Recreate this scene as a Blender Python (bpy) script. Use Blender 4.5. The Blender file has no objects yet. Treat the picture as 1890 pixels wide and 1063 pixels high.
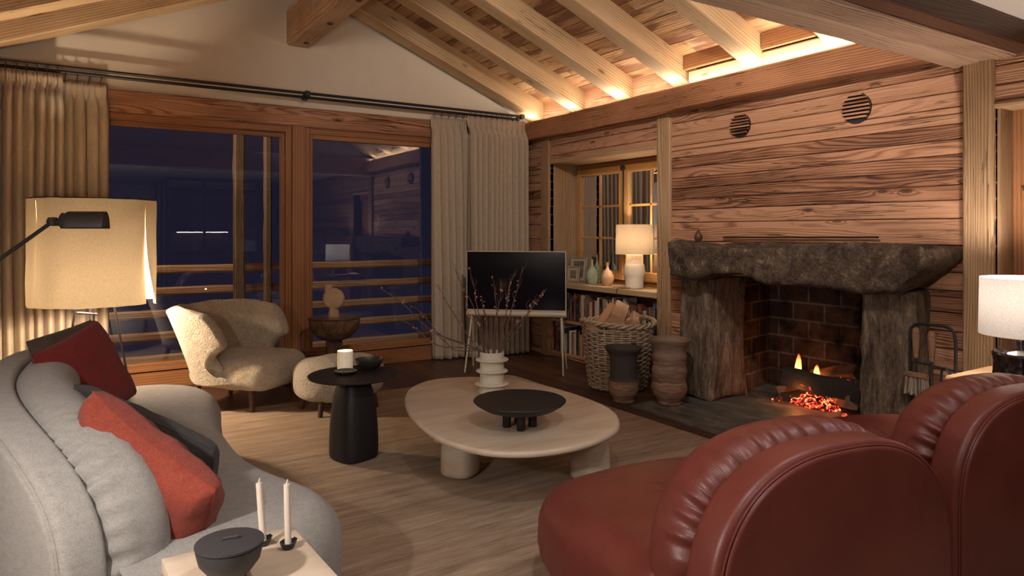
import bpy, bmesh, math, random
from mathutils import Vector, Matrix, noise
R = random.Random(7)
SC = bpy.context.scene
COL = SC.collection
# ------------------------------------------------------------------ camera, world, lights, exposure
F, CX, HY, CH = 1270.0, 945.0, 428.0, 1.35          # focal length and horizon of the photograph in its pixels
TH = math.atan(808 / 1270)
ST, CT = math.sin(TH), math.cos(TH)
cam = bpy.data.cameras.new('camera'); co = bpy.data.objects.new('camera', cam); COL.objects.link(co)
co.location = (0, 0, CH); co.rotation_euler = (math.pi / 2, 0, -TH)
cam.sensor_width = 36; cam.lens = 36 * F / 1890; cam.shift_y = -103.5 / 1890; cam.clip_start = .05
SC.camera = co
SC.view_settings.view_transform = 'Standard'; SC.view_settings.look = 'None'
SC.view_settings.gamma = 1; SC.view_settings.use_curve_mapping = False
SC.view_settings.exposure = 1.95
W = bpy.data.worlds.new('night'); SC.world = W; W.use_nodes = True
W.node_tree.nodes['Background'].inputs[0].default_value = (.13, .12, .27, 1)
W.node_tree.nodes['Background'].inputs[1].default_value = .022
SC.cycles.use_denoising = True
SC.cycles.max_bounces = 8; SC.cycles.transparent_max_bounces = 12; SC.cycles.sample_clamp_indirect = 4
SC.cycles.caustics_reflective = False; SC.cycles.caustics_refractive = False

def light(name, kind, loc, energy, col, size=.05, size_y=None, aim=None, spot=None, blend=.5, shape=None, spread=None):
    l = bpy.data.lights.new(name, kind); o = bpy.data.objects.new(name, l); COL.objects.link(o)
    o.location = loc; l.energy = energy; l.color = col
    if kind == 'AREA':
        l.size = size
        if size_y: l.shape = 'RECTANGLE'; l.size_y = size_y
        else: l.shape = 'DISK'
        if spread: l.spread = spread
    else: l.shadow_soft_size = size
    if spot: l.spot_size = spot; l.spot_blend = blend
    if aim is not None: o.rotation_euler = (Vector(aim) - Vector(loc)).to_track_quat('-Z', 'Y').to_euler()
    return o
WARM, WARMER, SOFT, NEUT = (1, .79, .58), (1, .62, .32), (1, .84, .74), (1, .93, .90)
# LED strips behind the wall beams
light('cove_light_right', 'AREA', (4.33, 4.20, 2.578), 8.5, WARM, 4.6, .03).rotation_euler = (math.pi, 0, math.pi / 2)
light('cove_light_left', 'AREA', (-.80, 4.20, 2.578), 12, WARM, 4.5, .05).rotation_euler = (math.pi, 0, math.pi / 2)
# low lamp standing left of the camera, outside the frame: throws the long shadows across the tables
light('lamp_light_left', 'POINT', (-.42, 1.45, 1.30), 17, NEUT, .035)
# ceiling downlights in the flat white ceiling
for i, (x, y, e) in enumerate(((.9, .9, 15), (2.4, 1.2, 8), (1.2, -1.2, 22), (3.6, .6, 2))):
    light('downlight', 'SPOT', (x, y, 2.44), e, NEUT, .05, aim=(x + .15, y + .8, 0), spot=2.2, blend=.8)

for x, y, e, a in ((2.0, 2.15, 66, (4.4, 3.2, 1.9)), (1.6, 2.15, 62, (3.7, 6.6, 1.7)), (3.0, 2.15, 9, (4.4, 5.3, 1.6)), (.5, 2.15, 4, (1.6, 4.4, .2))):  # added fill spots with no fittings, to brighten the walls, curtains and chairs
    light('fill_spot', 'SPOT', (x, y, 3.02), e, SOFT, .06, aim=a, spot=1.25, blend=1.0)
light('balcony_fill', 'POINT', (-.3, 7.35, 2.62), 34, WARM, .06)  # unseen light added above the glass to brighten the balcony posts and rails

def G(px, py, z=0.0):
    d = F * (CH - z) / (py - HY); a = (px - CX) / F
    return Vector((d * (ST + a * CT), d * (CT - a * ST), z))
def PX(px, py, X):                                    # point on the plane x = X
    a = (px - CX) / F; d = X / (ST + a * CT)
    return Vector((X, d * (CT - a * ST), CH - (py - HY) / F * d))
def PY(px, py, Y):                                    # point on the plane y = Y
    a = (px - CX) / F; d = Y / (CT - a * ST)
    return Vector((d * (ST + a * CT), Y, CH - (py - HY) / F * d))
def PD(px, py, d):
    a = (px - CX) / F
    return Vector((d * (ST + a * CT), d * (CT - a * ST), CH - (py - HY) / F * d))
# ------------------------------------------------------------------ mesh builder
class MB:
    def __init__(s): s.v, s.f, s.uv, s.t, s.mi = [], [], [], [], []
    def add(s, vs, fs, uvs=None, tint=.5, mi=0):
        n = len(s.v); s.v += [tuple(v) for v in vs]
        for k, f in enumerate(fs):
            s.f.append([n + i for i in f]); s.t.append(tint); s.mi.append(mi)
            s.uv.append(uvs[k] if uvs else [(vs[i][0], vs[i][1]) for i in f])
        return s
    def build(s, name, mat, parent=None, smooth=True, sharp=35, mats=None):
        me = bpy.data.meshes.new(name); me.from_pydata(s.v, [], s.f)
        me.uv_layers.new(name='UVMap'); me.color_attributes.new('tint', 'FLOAT_COLOR', 'CORNER')
        me.uv_layers['UVMap'].data.foreach_set('uv', [c for u in s.uv for q in u for c in (q[0], q[1])])
        me.color_attributes['tint'].data.foreach_set('color', [c for fi, u in enumerate(s.uv) for q in u for c in (s.t[fi], s.t[fi], s.t[fi], 1)])
        if mats:
            for m in mats: me.materials.append(m)
            me.polygons.foreach_set('material_index', s.mi)
        elif mat: me.materials.append(mat)
        me.validate(); me.update()
        if smooth:
            me.polygons.foreach_set('use_smooth', [True] * len(me.polygons))
            me.set_sharp_from_angle(angle=math.radians(sharp))
        o = bpy.data.objects.new(name, me); COL.objects.link(o)
        if parent: o.parent = parent
        return o
    # timber: chamfered stick from a to b; U runs along the grain
    def timber(s, a, b, w, h, up=(0, 0, 1), ch=.006, seg=None, wob=0, tint=None, ext=0):
        a, b = Vector(a), Vector(b); d = b - a; L = d.length; d.normalize()
        upv = Vector(up); sd = d.cross(upv)
        if sd.length < 1e-4: upv = Vector((0, 1, 0)); sd = d.cross(upv)
        sd.normalize(); u2 = sd.cross(d).normalized()
        hw, hh = w / 2, h / 2
        pr = [(-hw + ch, -hh), (hw - ch, -hh), (hw, -hh + ch), (hw, hh - ch), (hw - ch, hh), (-hw + ch, hh), (-hw, hh - ch), (-hw, -hh + ch)]
        per = [0]
        for i in range(8):
            q, p = pr[(i + 1) % 8], pr[i]; per.append(per[-1] + math.hypot(q[0] - p[0], q[1] - p[1]))
        n = seg or max(1, int(L / .25)) if wob else 1
        uo, vo = R.uniform(0, 60), R.uniform(0, 60); sdn = R.uniform(0, 50)
        vs = []
        for i in range(n + 1):
            c = a + d * (L * i / n)
            for j, (x, y) in enumerate(pr):
                if wob:
                    f1 = 1 + wob / max(w, .02) * noise.noise((i * .7 + sdn, (j // 2) * 3.1, 0)); x, y = x * f1, y * f1
                vs.append(c + sd * x + u2 * y)
        fs, uv = [], []
        for i in range(n):
            for j in range(8):
                k = (j + 1) % 8
                fs.append([i * 8 + j, i * 8 + k, (i + 1) * 8 + k, (i + 1) * 8 + j])
                u0, u1 = uo + L * i / n, uo + L * (i + 1) / n; v0, v1 = vo + per[j], vo + per[j + 1]
                uv.append([(u0, v0), (u0, v1), (u1, v1), (u1, v0)])
        fs.append(list(range(7, -1, -1))); uv.append([(uo + pr[i][0] * .3, vo + pr[i][1]) for i in range(7, -1, -1)])
        fs.append([n * 8 + i for i in range(8)]); uv.append([(uo + pr[i][0] * .3, vo + pr[i][1]) for i in range(8)])
        return s.add(vs, fs, uv, R.random() if tint is None else tint)
    def box(s, x0, x1, y0, y1, z0, z1, ch=.004, axis=None, tint=None):
        D = [x1 - x0, y1 - y0, z1 - z0]; ax = axis if axis is not None else D.index(max(D))
        c = [(x0 + x1) / 2, (y0 + y1) / 2, (z0 + z1) / 2]; a, b = list(c), list(c)
        a[ax], b[ax] = (x0, y0, z0)[ax], (x1, y1, z1)[ax]
        if ax == 0: w, h, up = D[1], D[2], (0, 0, 1)
        elif ax == 1: w, h, up = D[0], D[2], (0, 0, 1)
        else: w, h, up = D[0], D[1], (0, 1, 0)
        return s.timber(a, b, w, h, up, min(ch, w * .3, h * .3), tint=tint)
    def tube(s, pts, r, n=8, closed=False, tint=.5):
        pts = [Vector(p) for p in pts]; m = len(pts); vs, L = [], 0
        rr = r if isinstance(r, (list, tuple)) else [r] * m
        ref = None; ls = []
        for i, p in enumerate(pts):
            if closed: t = pts[(i + 1) % m] - pts[i - 1]
            else: t = pts[min(i + 1, m - 1)] - pts[max(i - 1, 0)]
            t.normalize()
            if ref is None:
                ref = t.orthogonal().normalized()
            ref = (ref - t * ref.dot(t)).normalized(); bn = t.cross(ref)
            if i: L += (p - pts[i - 1]).length
            ls.append(L)
            for j in range(n):
                a = 2 * math.pi * j / n; vs.append(p + (ref * math.cos(a) + bn * math.sin(a)) * rr[i])
        fs, uv = [], []; uo = R.uniform(0, 9); seg = m if closed else m - 1
        for i in range(seg):
            i2 = (i + 1) % m; l2 = ls[i2] if i2 else L + (pts[0] - pts[-1]).length
            for j in range(n):
                k = (j + 1) % n; fs.append([i * n + j, i * n + k, i2 * n + k, i2 * n + j])
                q = 6.28 * rr[i] / n
                uv.append([(uo + ls[i], j * q), (uo + ls[i], (j + 1) * q), (uo + l2, (j + 1) * q), (uo + l2, j * q)])
        if not closed:
            fs.append(list(range(n - 1, -1, -1))); uv.append([(0, 0)] * n)
            fs.append([(m - 1) * n + j for j in range(n)]); uv.append([(0, 0)] * n)
        return s.add(vs, fs, uv, tint)
    def lathe(s, prof, c=(0, 0, 0), n=40, sx=1, sy=1, rot=0, sq=2.0, mod=None, tint=.5):
        """prof: list of (r,z); sq>2 makes the plan a rounded square"""
        vs, fs, uv = [], [], []; m = len(prof); L = 0; ls = [0]
        for i in range(1, m):
            L += math.hypot(prof[i][0] - prof[i - 1][0], prof[i][1] - prof[i - 1][1]); ls.append(L)
        for i, (r, z) in enumerate(prof):
            for j in range(n):
                a = 2 * math.pi * j / n; ca, sa = math.cos(a), math.sin(a)
                k = (abs(ca) ** sq + abs(sa) ** sq) ** (-1 / sq) if sq != 2 else 1
                rr = r * k * (mod(a, z) if mod else 1); x, y = ca * rr * sx, sa * rr * sy
                vs.append((c[0] + x * math.cos(rot) - y * math.sin(rot), c[1] + x * math.sin(rot) + y * math.cos(rot), c[2] + z))
        rm = max(p[0] for p in prof)
        for i in range(m - 1):
            for j in range(n):
                k = (j + 1) % n; fs.append([i * n + j, i * n + k, (i + 1) * n + k, (i + 1) * n + j])
                u0, u1 = rm * 6.28 * j / n, rm * 6.28 * (j + 1) / n
                uv.append([(u0, ls[i]), (u1, ls[i]), (u1, ls[i + 1]), (u0, ls[i + 1])])
        if prof[0][0] > 1e-5: fs.append(list(range(n - 1, -1, -1))); uv.append([(vs[j][0], vs[j][1]) for j in range(n - 1, -1, -1)])
        if prof[-1][0] > 1e-5:
            b = (m - 1) * n; fs.append([b + j for j in range(n)]); uv.append([(vs[b + j][0], vs[b + j][1]) for j in range(n)])
        return s.add(vs, fs, uv, tint)
    # soft slab: closed outline, rounded rims, domed caps, any mapping of space
    def slab(s, out, z0, z1, r, f=None, seg=6, dome=0, dome0=0, caps=7, r0=None, side=2, cb=None, tint=.5):
        n = len(out); out = [Vector(p).to_2d() for p in out]; r0 = r if r0 is None else r0
        area = sum(out[i - 1].x * out[i].y - out[i].x * out[i - 1].y for i in range(n))
        if area < 0: out = out[::-1]
        nm, per = [], [0]
        for i in range(n):
            t = (out[(i + 1) % n] - out[i - 1]).normalized(); nm.append(Vector((-t.y, t.x)))
            if i: per.append(per[-1] + (out[i] - out[i - 1]).length)
        c = sum(out, Vector((0, 0))) / n
        rings = []
        base = [out[i] + nm[i] * r0 for i in range(n)]
        for k in range(caps, 0, -1):
            t = 1 - (k / caps) ** 1.3 * .999; rings.append(([c + (p - c) * t for p in base], z0 - dome0 * (1 - t * t)))
        for k in range(seg + 1):
            a = math.pi / 2 * k / seg; ins = r0 * (1 - math.sin(a)); rings.append(([out[i] + nm[i] * ins for i in range(n)], z0 + r0 * (1 - math.cos(a))))
        for k in range(1, side): rings.append((out, z0 + r0 + (z1 - r - z0 - r0) * k / side))
        for k in range(seg, -1, -1):
            a = math.pi / 2 * k / seg; ins = r * (1 - math.sin(a)); rings.append(([out[i] + nm[i] * ins for i in range(n)], z1 - r * (1 - math.cos(a))))
        base = [out[i] + nm[i] * r for i in range(n)]
        for k in range(1, caps + 1):
            t = 1 - (k / caps) ** 1.3 * .999; rings.append(([c + (p - c) * t for p in base], z1 + dome * (1 - t * t)))
        vs, fs, uv = [], [], []; m = len(rings)
        for q, (ps, z) in enumerate(rings):
            for i, p in enumerate(ps):
                v = Vector((p.x, p.y, z))
                if cb: v = cb(v, per[i], (z - z0) / (z1 - z0), nm[i])
                vs.append(f(v) if f else v)
        raw = [(ps[i].x, ps[i].y, z) for ps, z in rings for i in range(n)]
        cap_in = caps + 1
        for q in range(m - 1):
            for i in range(n):
                j = (i + 1) % n; fc = [q * n + i, q * n + j, (q + 1) * n + j, (q + 1) * n + i]; fs.append(fc)
                if q < cap_in or q >= m - 1 - cap_in: uv.append([(raw[k][0], raw[k][1]) for k in fc])
                else:
                    pj = per[i] + (out[j] - out[i]).length
                    uv.append([(per[i], rings[q][1]), (pj, rings[q][1]), (pj, rings[q + 1][1]), (per[i], rings[q + 1][1])])
        fs.append(list(range(n - 1, -1, -1))); uv.append([(0, 0)] * n)
        fs.append([(m - 1) * n + i for i in range(n)]); uv.append([(0, 0)] * n)
        return s.add(vs, fs, uv, tint)
    def grid(s, fn, nu, nv, closed_u=False, tint=.5, flip=False):
        vs, uv, fs = [], [], []
        for i in range(nu + 1):
            for j in range(nv + 1): vs.append(fn(i / nu, j / nv))
        w = nv + 1
        for i in range(nu):
            for j in range(nv):
                f = [i * w + j, (i + 1) * w + j, (i + 1) * w + j + 1, i * w + j + 1]
                q = [(i / nu, j / nv), ((i + 1) / nu, j / nv), ((i + 1) / nu, (j + 1) / nv), (i / nu, (j + 1) / nv)]
                if flip: f.reverse(); q.reverse()
                fs.append(f); uv.append(q)
        return s.add(vs, fs, uv, tint)

def tag(o, label=None, cat=None, group=None, kind=None):
    if label: o['label'] = label
    if cat: o['category'] = cat
    if group: o['group'] = group
    if kind: o['kind'] = kind
    return o
def empty(name, loc=(0, 0, 0), rz=0, label=None, cat=None, group=None):
    o = bpy.data.objects.new(name, None); COL.objects.link(o); o.location = loc; o.rotation_euler = (0, 0, rz)
    o.empty_display_size = .1
    return tag(o, label, cat, group)
def struct(o): o['kind'] = 'structure'; return o
def copy_tree(o, parent=None):
    c = o.copy(); COL.objects.link(c); c.parent = parent
    for ch in list(o.children): copy_tree(ch, c)
    return c
def sell(a, b, n=64, p=2.5, c=(0, 0)):
    o = []
    for i in range(n):
        t = 2 * math.pi * i / n; x, y = math.cos(t), math.sin(t)
        o.append((c[0] + a * math.copysign(abs(x) ** (2 / p), x), c[1] + b * math.copysign(abs(y) ** (2 / p), y)))
    return o
def spline(pts, k=6, closed=True):
    n = len(pts); P = [Vector(p) for p in pts]; o = []
    rng = range(n) if closed else range(n - 1)
    for i in rng:
        if closed: a, b, c, d = P[i - 1], P[i], P[(i + 1) % n], P[(i + 2) % n]
        else: a, b, c, d = P[max(i - 1, 0)], P[i], P[i + 1], P[min(i + 2, n - 1)]
        for j in range(k):
            t = j / k
            o.append(.5 * ((2 * b) + (c - a) * t + (2 * a - 5 * b + 4 * c - d) * t * t + (3 * b - a - 3 * c + d) * t ** 3))
    if not closed: o.append(P[-1])
    return o
# ------------------------------------------------------------------ materials
def newmat(name):
    m = bpy.data.materials.new(name); m.use_nodes = True; nt = m.node_tree; b = nt.nodes['Principled BSDF']; return m, nt, b
class N:
    def __init__(s, nt): s.nt = nt
    def n(s, t, **k):
        x = s.nt.nodes.new(t)
        for a, v in k.items(): setattr(x, a, v)
        return x
    def link(s, a, b): s.nt.links.new(a, b)
    def math(s, op, a, b=None, c=None, clamp=False):
        x = s.n('ShaderNodeMath', operation=op); x.use_clamp = clamp
        for i, v in enumerate((a, b, c)):
            if v is None: continue
            if isinstance(v, (int, float)): x.inputs[i].default_value = v
            else: s.link(v, x.inputs[i])
        return x.outputs[0]
    def noise(s, vec, scale=1, detail=2, rough=.5, dist=0):
        x = s.n('ShaderNodeTexNoise'); x.inputs['Scale'].default_value = scale; x.inputs['Detail'].default_value = detail
        x.inputs['Roughness'].default_value = rough; x.inputs['Distortion'].default_value = dist
        if vec is not None: s.link(vec, x.inputs['Vector'])
        return x.outputs['Fac']
    def map(s, vec, sc, loc=(0, 0, 0)):
        x = s.n('ShaderNodeMapping'); x.inputs['Scale'].default_value = sc; x.inputs['Location'].default_value = loc
        s.link(vec, x.inputs['Vector']); return x.outputs[0]
    def ramp(s, fac, stops, interp='LINEAR'):
        x = s.n('ShaderNodeValToRGB'); cr = x.color_ramp; cr.interpolation = interp
        while len(cr.elements) < len(stops): cr.elements.new(.5)
        for e, (p, c) in zip(cr.elements, stops):
            e.position = p; e.color = (c, c, c, 1) if isinstance(c, (int, float)) else tuple(c) + (1,)
        s.link(fac, x.inputs[0]); return x.outputs[0]
    def mix(s, fac, a, b, bt='MIX'):
        x = s.n('ShaderNodeMix', data_type='RGBA', blend_type=bt)
        for sock, v in ((x.inputs[0], fac), (x.inputs[6], a), (x.inputs[7], b)):
            if isinstance(v, (int, float)): sock.default_value = v
            elif isinstance(v, tuple): sock.default_value = v + (1,) if len(v) == 3 else v
            else: s.link(v, sock)
        return x.outputs[2]
    def bump(s, h, strength, dist, nrm=None):
        x = s.n('ShaderNodeBump'); x.inputs['Strength'].default_value = strength; x.inputs['Distance'].default_value = dist
        s.link(h, x.inputs['Height'])
        if nrm is not None: s.link(nrm, x.inputs['Normal'])
        return x.outputs[0]
def wood(name, light_c, mid_c, dark_c, rings=34, figure=(.8, 5.5), rough=.62, bump=.5, knots=1.0, crack=1.0, var=.5, streak=1.0, blotch=None):
    m, nt, b = newmat(name); q = N(nt)
    uv = q.n('ShaderNodeUVMap').outputs[0]
    ti = q.n('ShaderNodeAttribute', attribute_name='tint').outputs['Fac']
    warp = q.noise(q.map(uv, (1.6, 14, 1)), 1, 3)
    h = q.noise(q.map(uv, (figure[0], figure[1], 1)), 1, 1.2, .4)
    sepv = q.n('ShaderNodeSeparateXYZ'); q.link(uv, sepv.inputs[0]); vv = sepv.outputs[1]
    # knots pull the growth lines round them
    vo = q.n('ShaderNodeTexVoronoi'); vo.inputs['Scale'].default_value = 1; q.link(q.map(uv, (1.9, 6.5, 1)), vo.inputs['Vector'])
    kd = vo.outputs['Distance']
    kfield = q.math('MULTIPLY', q.math('POWER', 2.718, q.math('MULTIPLY', kd, -11.0)), .30 * knots)
    hh = q.math('ADD', q.math('ADD', h, kfield), q.math('MULTIPLY', warp, .10))
    hh = q.math('MULTIPLY_ADD', hh, rings, q.math('MULTIPLY', vv, 46.0))
    ln = q.math('SINE', q.math('MULTIPLY', hh, 6.283))
    ln01 = q.math('MULTIPLY_ADD', ln, .5, .5)
    ln_s = q.math('POWER', ln01, 2.2)
    st = q.noise(q.map(uv, (3.5, 170, 1)), 1, 3, .6)
    br = q.noise(q.map(uv, (1.1, 3.2, 1), (5, 9, 0)), 1, 3, .55)
    tone = q.math('ADD', q.math('MULTIPLY', ln_s, .50), q.math('MULTIPLY', q.math('SUBTRACT', st, .5), .8 * streak))
    tone = q.math('ADD', tone, q.math('MULTIPLY', q.math('SUBTRACT', br, .5), 1.3))
    tone = q.math('ADD', tone, q.math('MULTIPLY', q.math('SUBTRACT', ti, .5), var))
    tone = q.math('ADD', tone, .12)
    c = q.ramp(tone, [(0.0, light_c), (.42, mid_c), (1.0, dark_c)])
    cr = q.noise(q.map(uv, (.9, 34, 1), (3, 1, 0)), 1, 2.5, .55)
    cr2 = q.math('ABSOLUTE', q.math('SUBTRACT', cr, .5))
    mask = q.ramp(q.noise(q.map(uv, (1.3, 2.4, 1), (8, 2, 0)), 1, 2), [(.50, 0.0), (.60, 1.0)])
    crk = q.math('MULTIPLY', q.ramp(cr2, [(0.0, 1.0), (.010 * crack + .0001, 0.0)]), mask)
    kn = q.ramp(kd, [(0.0, 1.0), (.06, .9), (.12, 0.0)])
    kn = q.math('MULTIPLY', kn, min(1, knots))
    dk = tuple(x * .30 for x in dark_c)
    c = q.mix(q.math('MAXIMUM', q.math('MULTIPLY', kn, .75), q.math('MULTIPLY', crk, .9)), c, dk)
    if blotch:
        bm = q.ramp(q.noise(q.map(uv, blotch[1]), 1, 3, .6), [(.47, 0.0), (.56, 1.0)]); c = q.mix(q.math('MULTIPLY', bm, blotch[2]), c, blotch[0])
    q.link(c, b.inputs['Base Color']); b.inputs['Roughness'].default_value = rough
    b.inputs['Specular IOR Level'].default_value = .25
    ht = q.math('SUBTRACT', q.math('ADD', q.math('MULTIPLY', ln01, -.5), q.math('MULTIPLY', st, .7)), q.math('MULTIPLY', crk, 2.5))
    q.link(q.bump(ht, bump, .004), b.inputs['Normal'])
    return m
def plain(name, col, rough=.5, metal=0, spec=.5, bump=0, bscale=40, var=0, vscale=5, coat=0, sheen=0, emit=None, es=0, obj=True):
    m, nt, b = newmat(name); q = N(nt); b.inputs['Roughness'].default_value = rough; b.inputs['Metallic'].default_value = metal
    b.inputs['Specular IOR Level'].default_value = spec; b.inputs['Base Color'].default_value = tuple(col) + (1,)
    b.inputs['Coat Weight'].default_value = coat; b.inputs['Sheen Weight'].default_value = sheen
    tc = q.n('ShaderNodeTexCoord').outputs['Object']
    if var:
        nz = q.noise(tc, vscale, 4, .6); c = q.ramp(nz, [(.3, tuple(x * (1 - var) for x in col)), (.7, tuple(min(1, x * (1 + var)) for x in col))])
        q.link(c, b.inputs['Base Color'])
    if bump: q.link(q.bump(q.noise(tc, bscale, 4, .6), bump, .01), b.inputs['Normal'])
    if emit: b.inputs['Emission Color'].default_value = tuple(emit) + (1,); b.inputs['Emission Strength'].default_value = es
    return m
def fabric(name, c1, c2, sc=260, bump=.5, dist=.003, sheen=.3, big=0, stretch=(1, 1, 1)):
    m, nt, b = newmat(name); q = N(nt); tc = q.n('ShaderNodeTexCoord').outputs['Object']; tc = q.map(tc, stretch)
    n1 = q.noise(tc, sc, 3, .7); n2 = q.noise(tc, sc * .13, 3, .6)
    f = q.math('ADD', q.math('MULTIPLY', n1, .75), q.math('MULTIPLY', n2, .25))
    q.link(q.ramp(f, [(.34, c1), (.62, c2)]), b.inputs['Base Color'])
    b.inputs['Roughness'].default_value = .95; b.inputs['Specular IOR Level'].default_value = .1; b.inputs['Sheen Weight'].default_value = sheen
    nr = q.bump(n1, bump, dist)
    if big: nr = q.bump(q.noise(tc, big, 3, .55), .5, .012, nr)
    q.link(nr, b.inputs['Normal']); return m
def stone(name, cols, sc=3, bump=.6, rough=.85, bsc=22, dist=.02, stretch=(1, 1, 1)):
    m, nt, b = newmat(name); q = N(nt); tc = q.map(q.n('ShaderNodeTexCoord').outputs['Object'], stretch)
    a = q.noise(tc, sc, 6, .68, .6); d = q.noise(tc, sc * 7, 5, .7)
    f = q.math('ADD', q.math('MULTIPLY', a, .62), q.math('MULTIPLY', d, .38)); k = len(cols)
    q.link(q.ramp(f, [(.34 + .32 * i / (k - 1), c) for i, c in enumerate(cols)]), b.inputs['Base Color'])
    b.inputs['Roughness'].default_value = rough; b.inputs['Specular IOR Level'].default_value = .25
    hh = q.math('ADD', q.noise(tc, bsc, 6, .7), q.math('MULTIPLY', d, .6))
    q.link(q.bump(hh, bump, dist), b.inputs['Normal']); return m
def travertine(name, c1, c2, axis=(1, 1, 6), rough=.45, sc=3.0):
    m, nt, b = newmat(name); q = N(nt); tc = q.map(q.n('ShaderNodeTexCoord').outputs['Object'], axis)
    a = q.noise(tc, sc, 5, .6, .4); p = q.noise(tc, sc * 12, 3, .6)
    c = q.ramp(a, [(.3, c1), (.7, c2)]); pit = q.ramp(p, [(.27, 1.0), (.33, 0.0)])
    c = q.mix(q.math('MULTIPLY', pit, .5), c, tuple(x * .45 for x in c1))
    q.link(c, b.inputs['Base Color']); b.inputs['Roughness'].default_value = rough
    q.link(q.bump(q.math('MULTIPLY', pit, -1), .4, .003), b.inputs['Normal']); return m
M = {}
M['wall'] = wood('reclaimed_plank', (.46, .25, .145), (.29, .135, .072), (.062, .025, .016), rings=13, figure=(.7, 7.0), bump=1.0, var=.8, crack=1.1, knots=1.3)
M['beam'] = wood('old_red_beam', (.42, .20, .10), (.27, .118, .055), (.085, .034, .016), rings=7, figure=(.3, 4), bump=.7, var=.15)
M['post'] = wood('pale_post', (.43, .29, .165), (.32, .195, .10), (.14, .075, .036), rings=8, figure=(.3, 5), bump=.6, var=.3)
M['rafter'] = wood('sawn_rafter', (.52, .37, .215), (.42, .28, .15), (.22, .125, .06), rings=5, figure=(.2, 4), bump=.35, var=.25, streak=.6)
M['tie'] = wood('grey_tie_beam', (.50, .35, .235), (.35, .225, .145), (.14, .08, .048), rings=8, figure=(.25, 4.5), bump=.6, var=.35)
M['soffit'] = wood('roof_boards', (.46, .30, .165), (.34, .19, .09), (.14, .06, .03), rings=5, figure=(.3, 4), bump=.4, var=.6, blotch=((.13, .052, .028), (1.3, 6, 1), .85))
M['frame'] = wood('larch_frame', (.31, .145, .06), (.235, .098, .038), (.13, .05, .02), rings=3, figure=(.2, 8), rough=.45, bump=.15, knots=.15, crack=.1, var=.2, streak=.5)
M['pine'] = wood('pine_casement', (.52, .30, .11), (.42, .22, .07), (.27, .13, .045), rings=3, figure=(.2, 7), rough=.42, bump=.12, knots=.1, crack=.1, var=.15, streak=.4)
M['floor'] = wood('dark_oak_floor', (.105, .052, .03), (.068, .032, .018), (.026, .012, .008), rings=4, figure=(.3, 6), rough=.38, bump=.25, knots=.3, crack=.4, var=.5)
M['walnut'] = wood('walnut', (.11, .052, .028), (.07, .03, .016), (.035, .015, .009), rings=10, figure=(.8, 6), rough=.4, bump=.1, knots=0, crack=.05, var=.2)
M['log'] = wood('split_log', (.47, .28, .16), (.36, .19, .10), (.18, .09, .05), rings=4, figure=(.8, 12), bump=.7, knots=.3)
M['weath'] = wood('weathered_post', (.22, .15, .09), (.15, .09, .05), (.06, .035, .02), rings=6, figure=(.3, 6), bump=.9)
M['plaster'] = plain('plaster', (.60, .53, .43), .9, bump=.05, bscale=9, var=.03)
M['ceil'] = plain('white_ceiling', (.66, .62, .55), .9)
# ------------------------------------------------------------------ the room
YW, XR, XL = 6.65, 4.40, -.90
_tn = [0]
def trim(mb, mat, **k):
    _tn[0] += 1
    return struct(mb.build('trim_%d' % _tn[0], mat, **k))
RIDGE = 1.81
def zr(x): return 2.63 + .405 * ((4.4 - x) if x > RIDGE else (x + .78))       # underside of the rafters
# floor: dark oak boards running along the fireplace wall
mb = MB(); x = -1.2
while x < 4.4:
    w = R.choice((.14, .17, .2)); y = -5.2 - R.random() * 1.5
    while y < YW + .1:
        L = R.uniform(1.4, 2.6); mb.timber((x + w / 2, y, -.02), (x + w / 2, y + L - .002, -.02), w - .002, .04, ch=.001); y += L
    x += w
struct(mb.build('floor', M['floor']))
# plank wall with openings; planks are pieces of one wall mesh
def plank_wall(mb, X, spans, y0, y1, z0, z1, th=.04, hs=(.09, .11, .13, .16), slots=(), vert=False):
    z = z0
    while z < z1 - .01:
        h = min(R.choice(hs), z1 - z)
        if z1 - z - h < .04: h = z1 - z
        segs = [(y0, y1)]
        for (a, b, c, d) in spans:
            if z < d - .01 and z + h > c + .01:
                ns = []
                for (p, r_) in segs:
                    if b <= p or a >= r_: ns.append((p, r_)); continue
                    if a > p: ns.append((p, a))
                    if b < r_: ns.append((b, r_))
                segs = ns
        for (p, r_) in segs:
            off = R.uniform(-.004, .003)
            mb.timber((X + th / 2 + off, p, z + h / 2), (X + th / 2 + off, r_, z + h / 2), th, h - .0045, ch=.006, seg=max(2, int((r_ - p) / .3)), wob=.0)
        z += h
NY0, NY1, NZ0, NZ1 = 4.48, 6.13, .81, 2.09          # window niche
SY0, SY1, SZ0, SZ1 = 4.48, 6.10, .06, .757          # book shelves below
FY0, FY1, FZ1 = 2.47, 3.80, 1.0                     # firebox opening
DY0, DY1, DZ1 = .86, 1.816, 2.05                    # door on the right
mb = MB()
# split at NZ rows so plank courses meet the openings cleanly
ops = [(NY0, NY1, NZ0 - .05, NZ1), (SY0, SY1, SZ0, SZ1 + .01), (FY0 - .0, FY1 + .05, 0, FZ1), (DY0, DY1, 0, DZ1)]
for a, b in ((0, .06), (.06, .757), (.757, 1.0), (1.0, 2.05), (2.05, 2.09), (2.09, 2.60)):
    plank_wall(mb, XR, ops, -5.2, YW, a, b)
struct(mb.build('wall_right', M['wall']))
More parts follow.
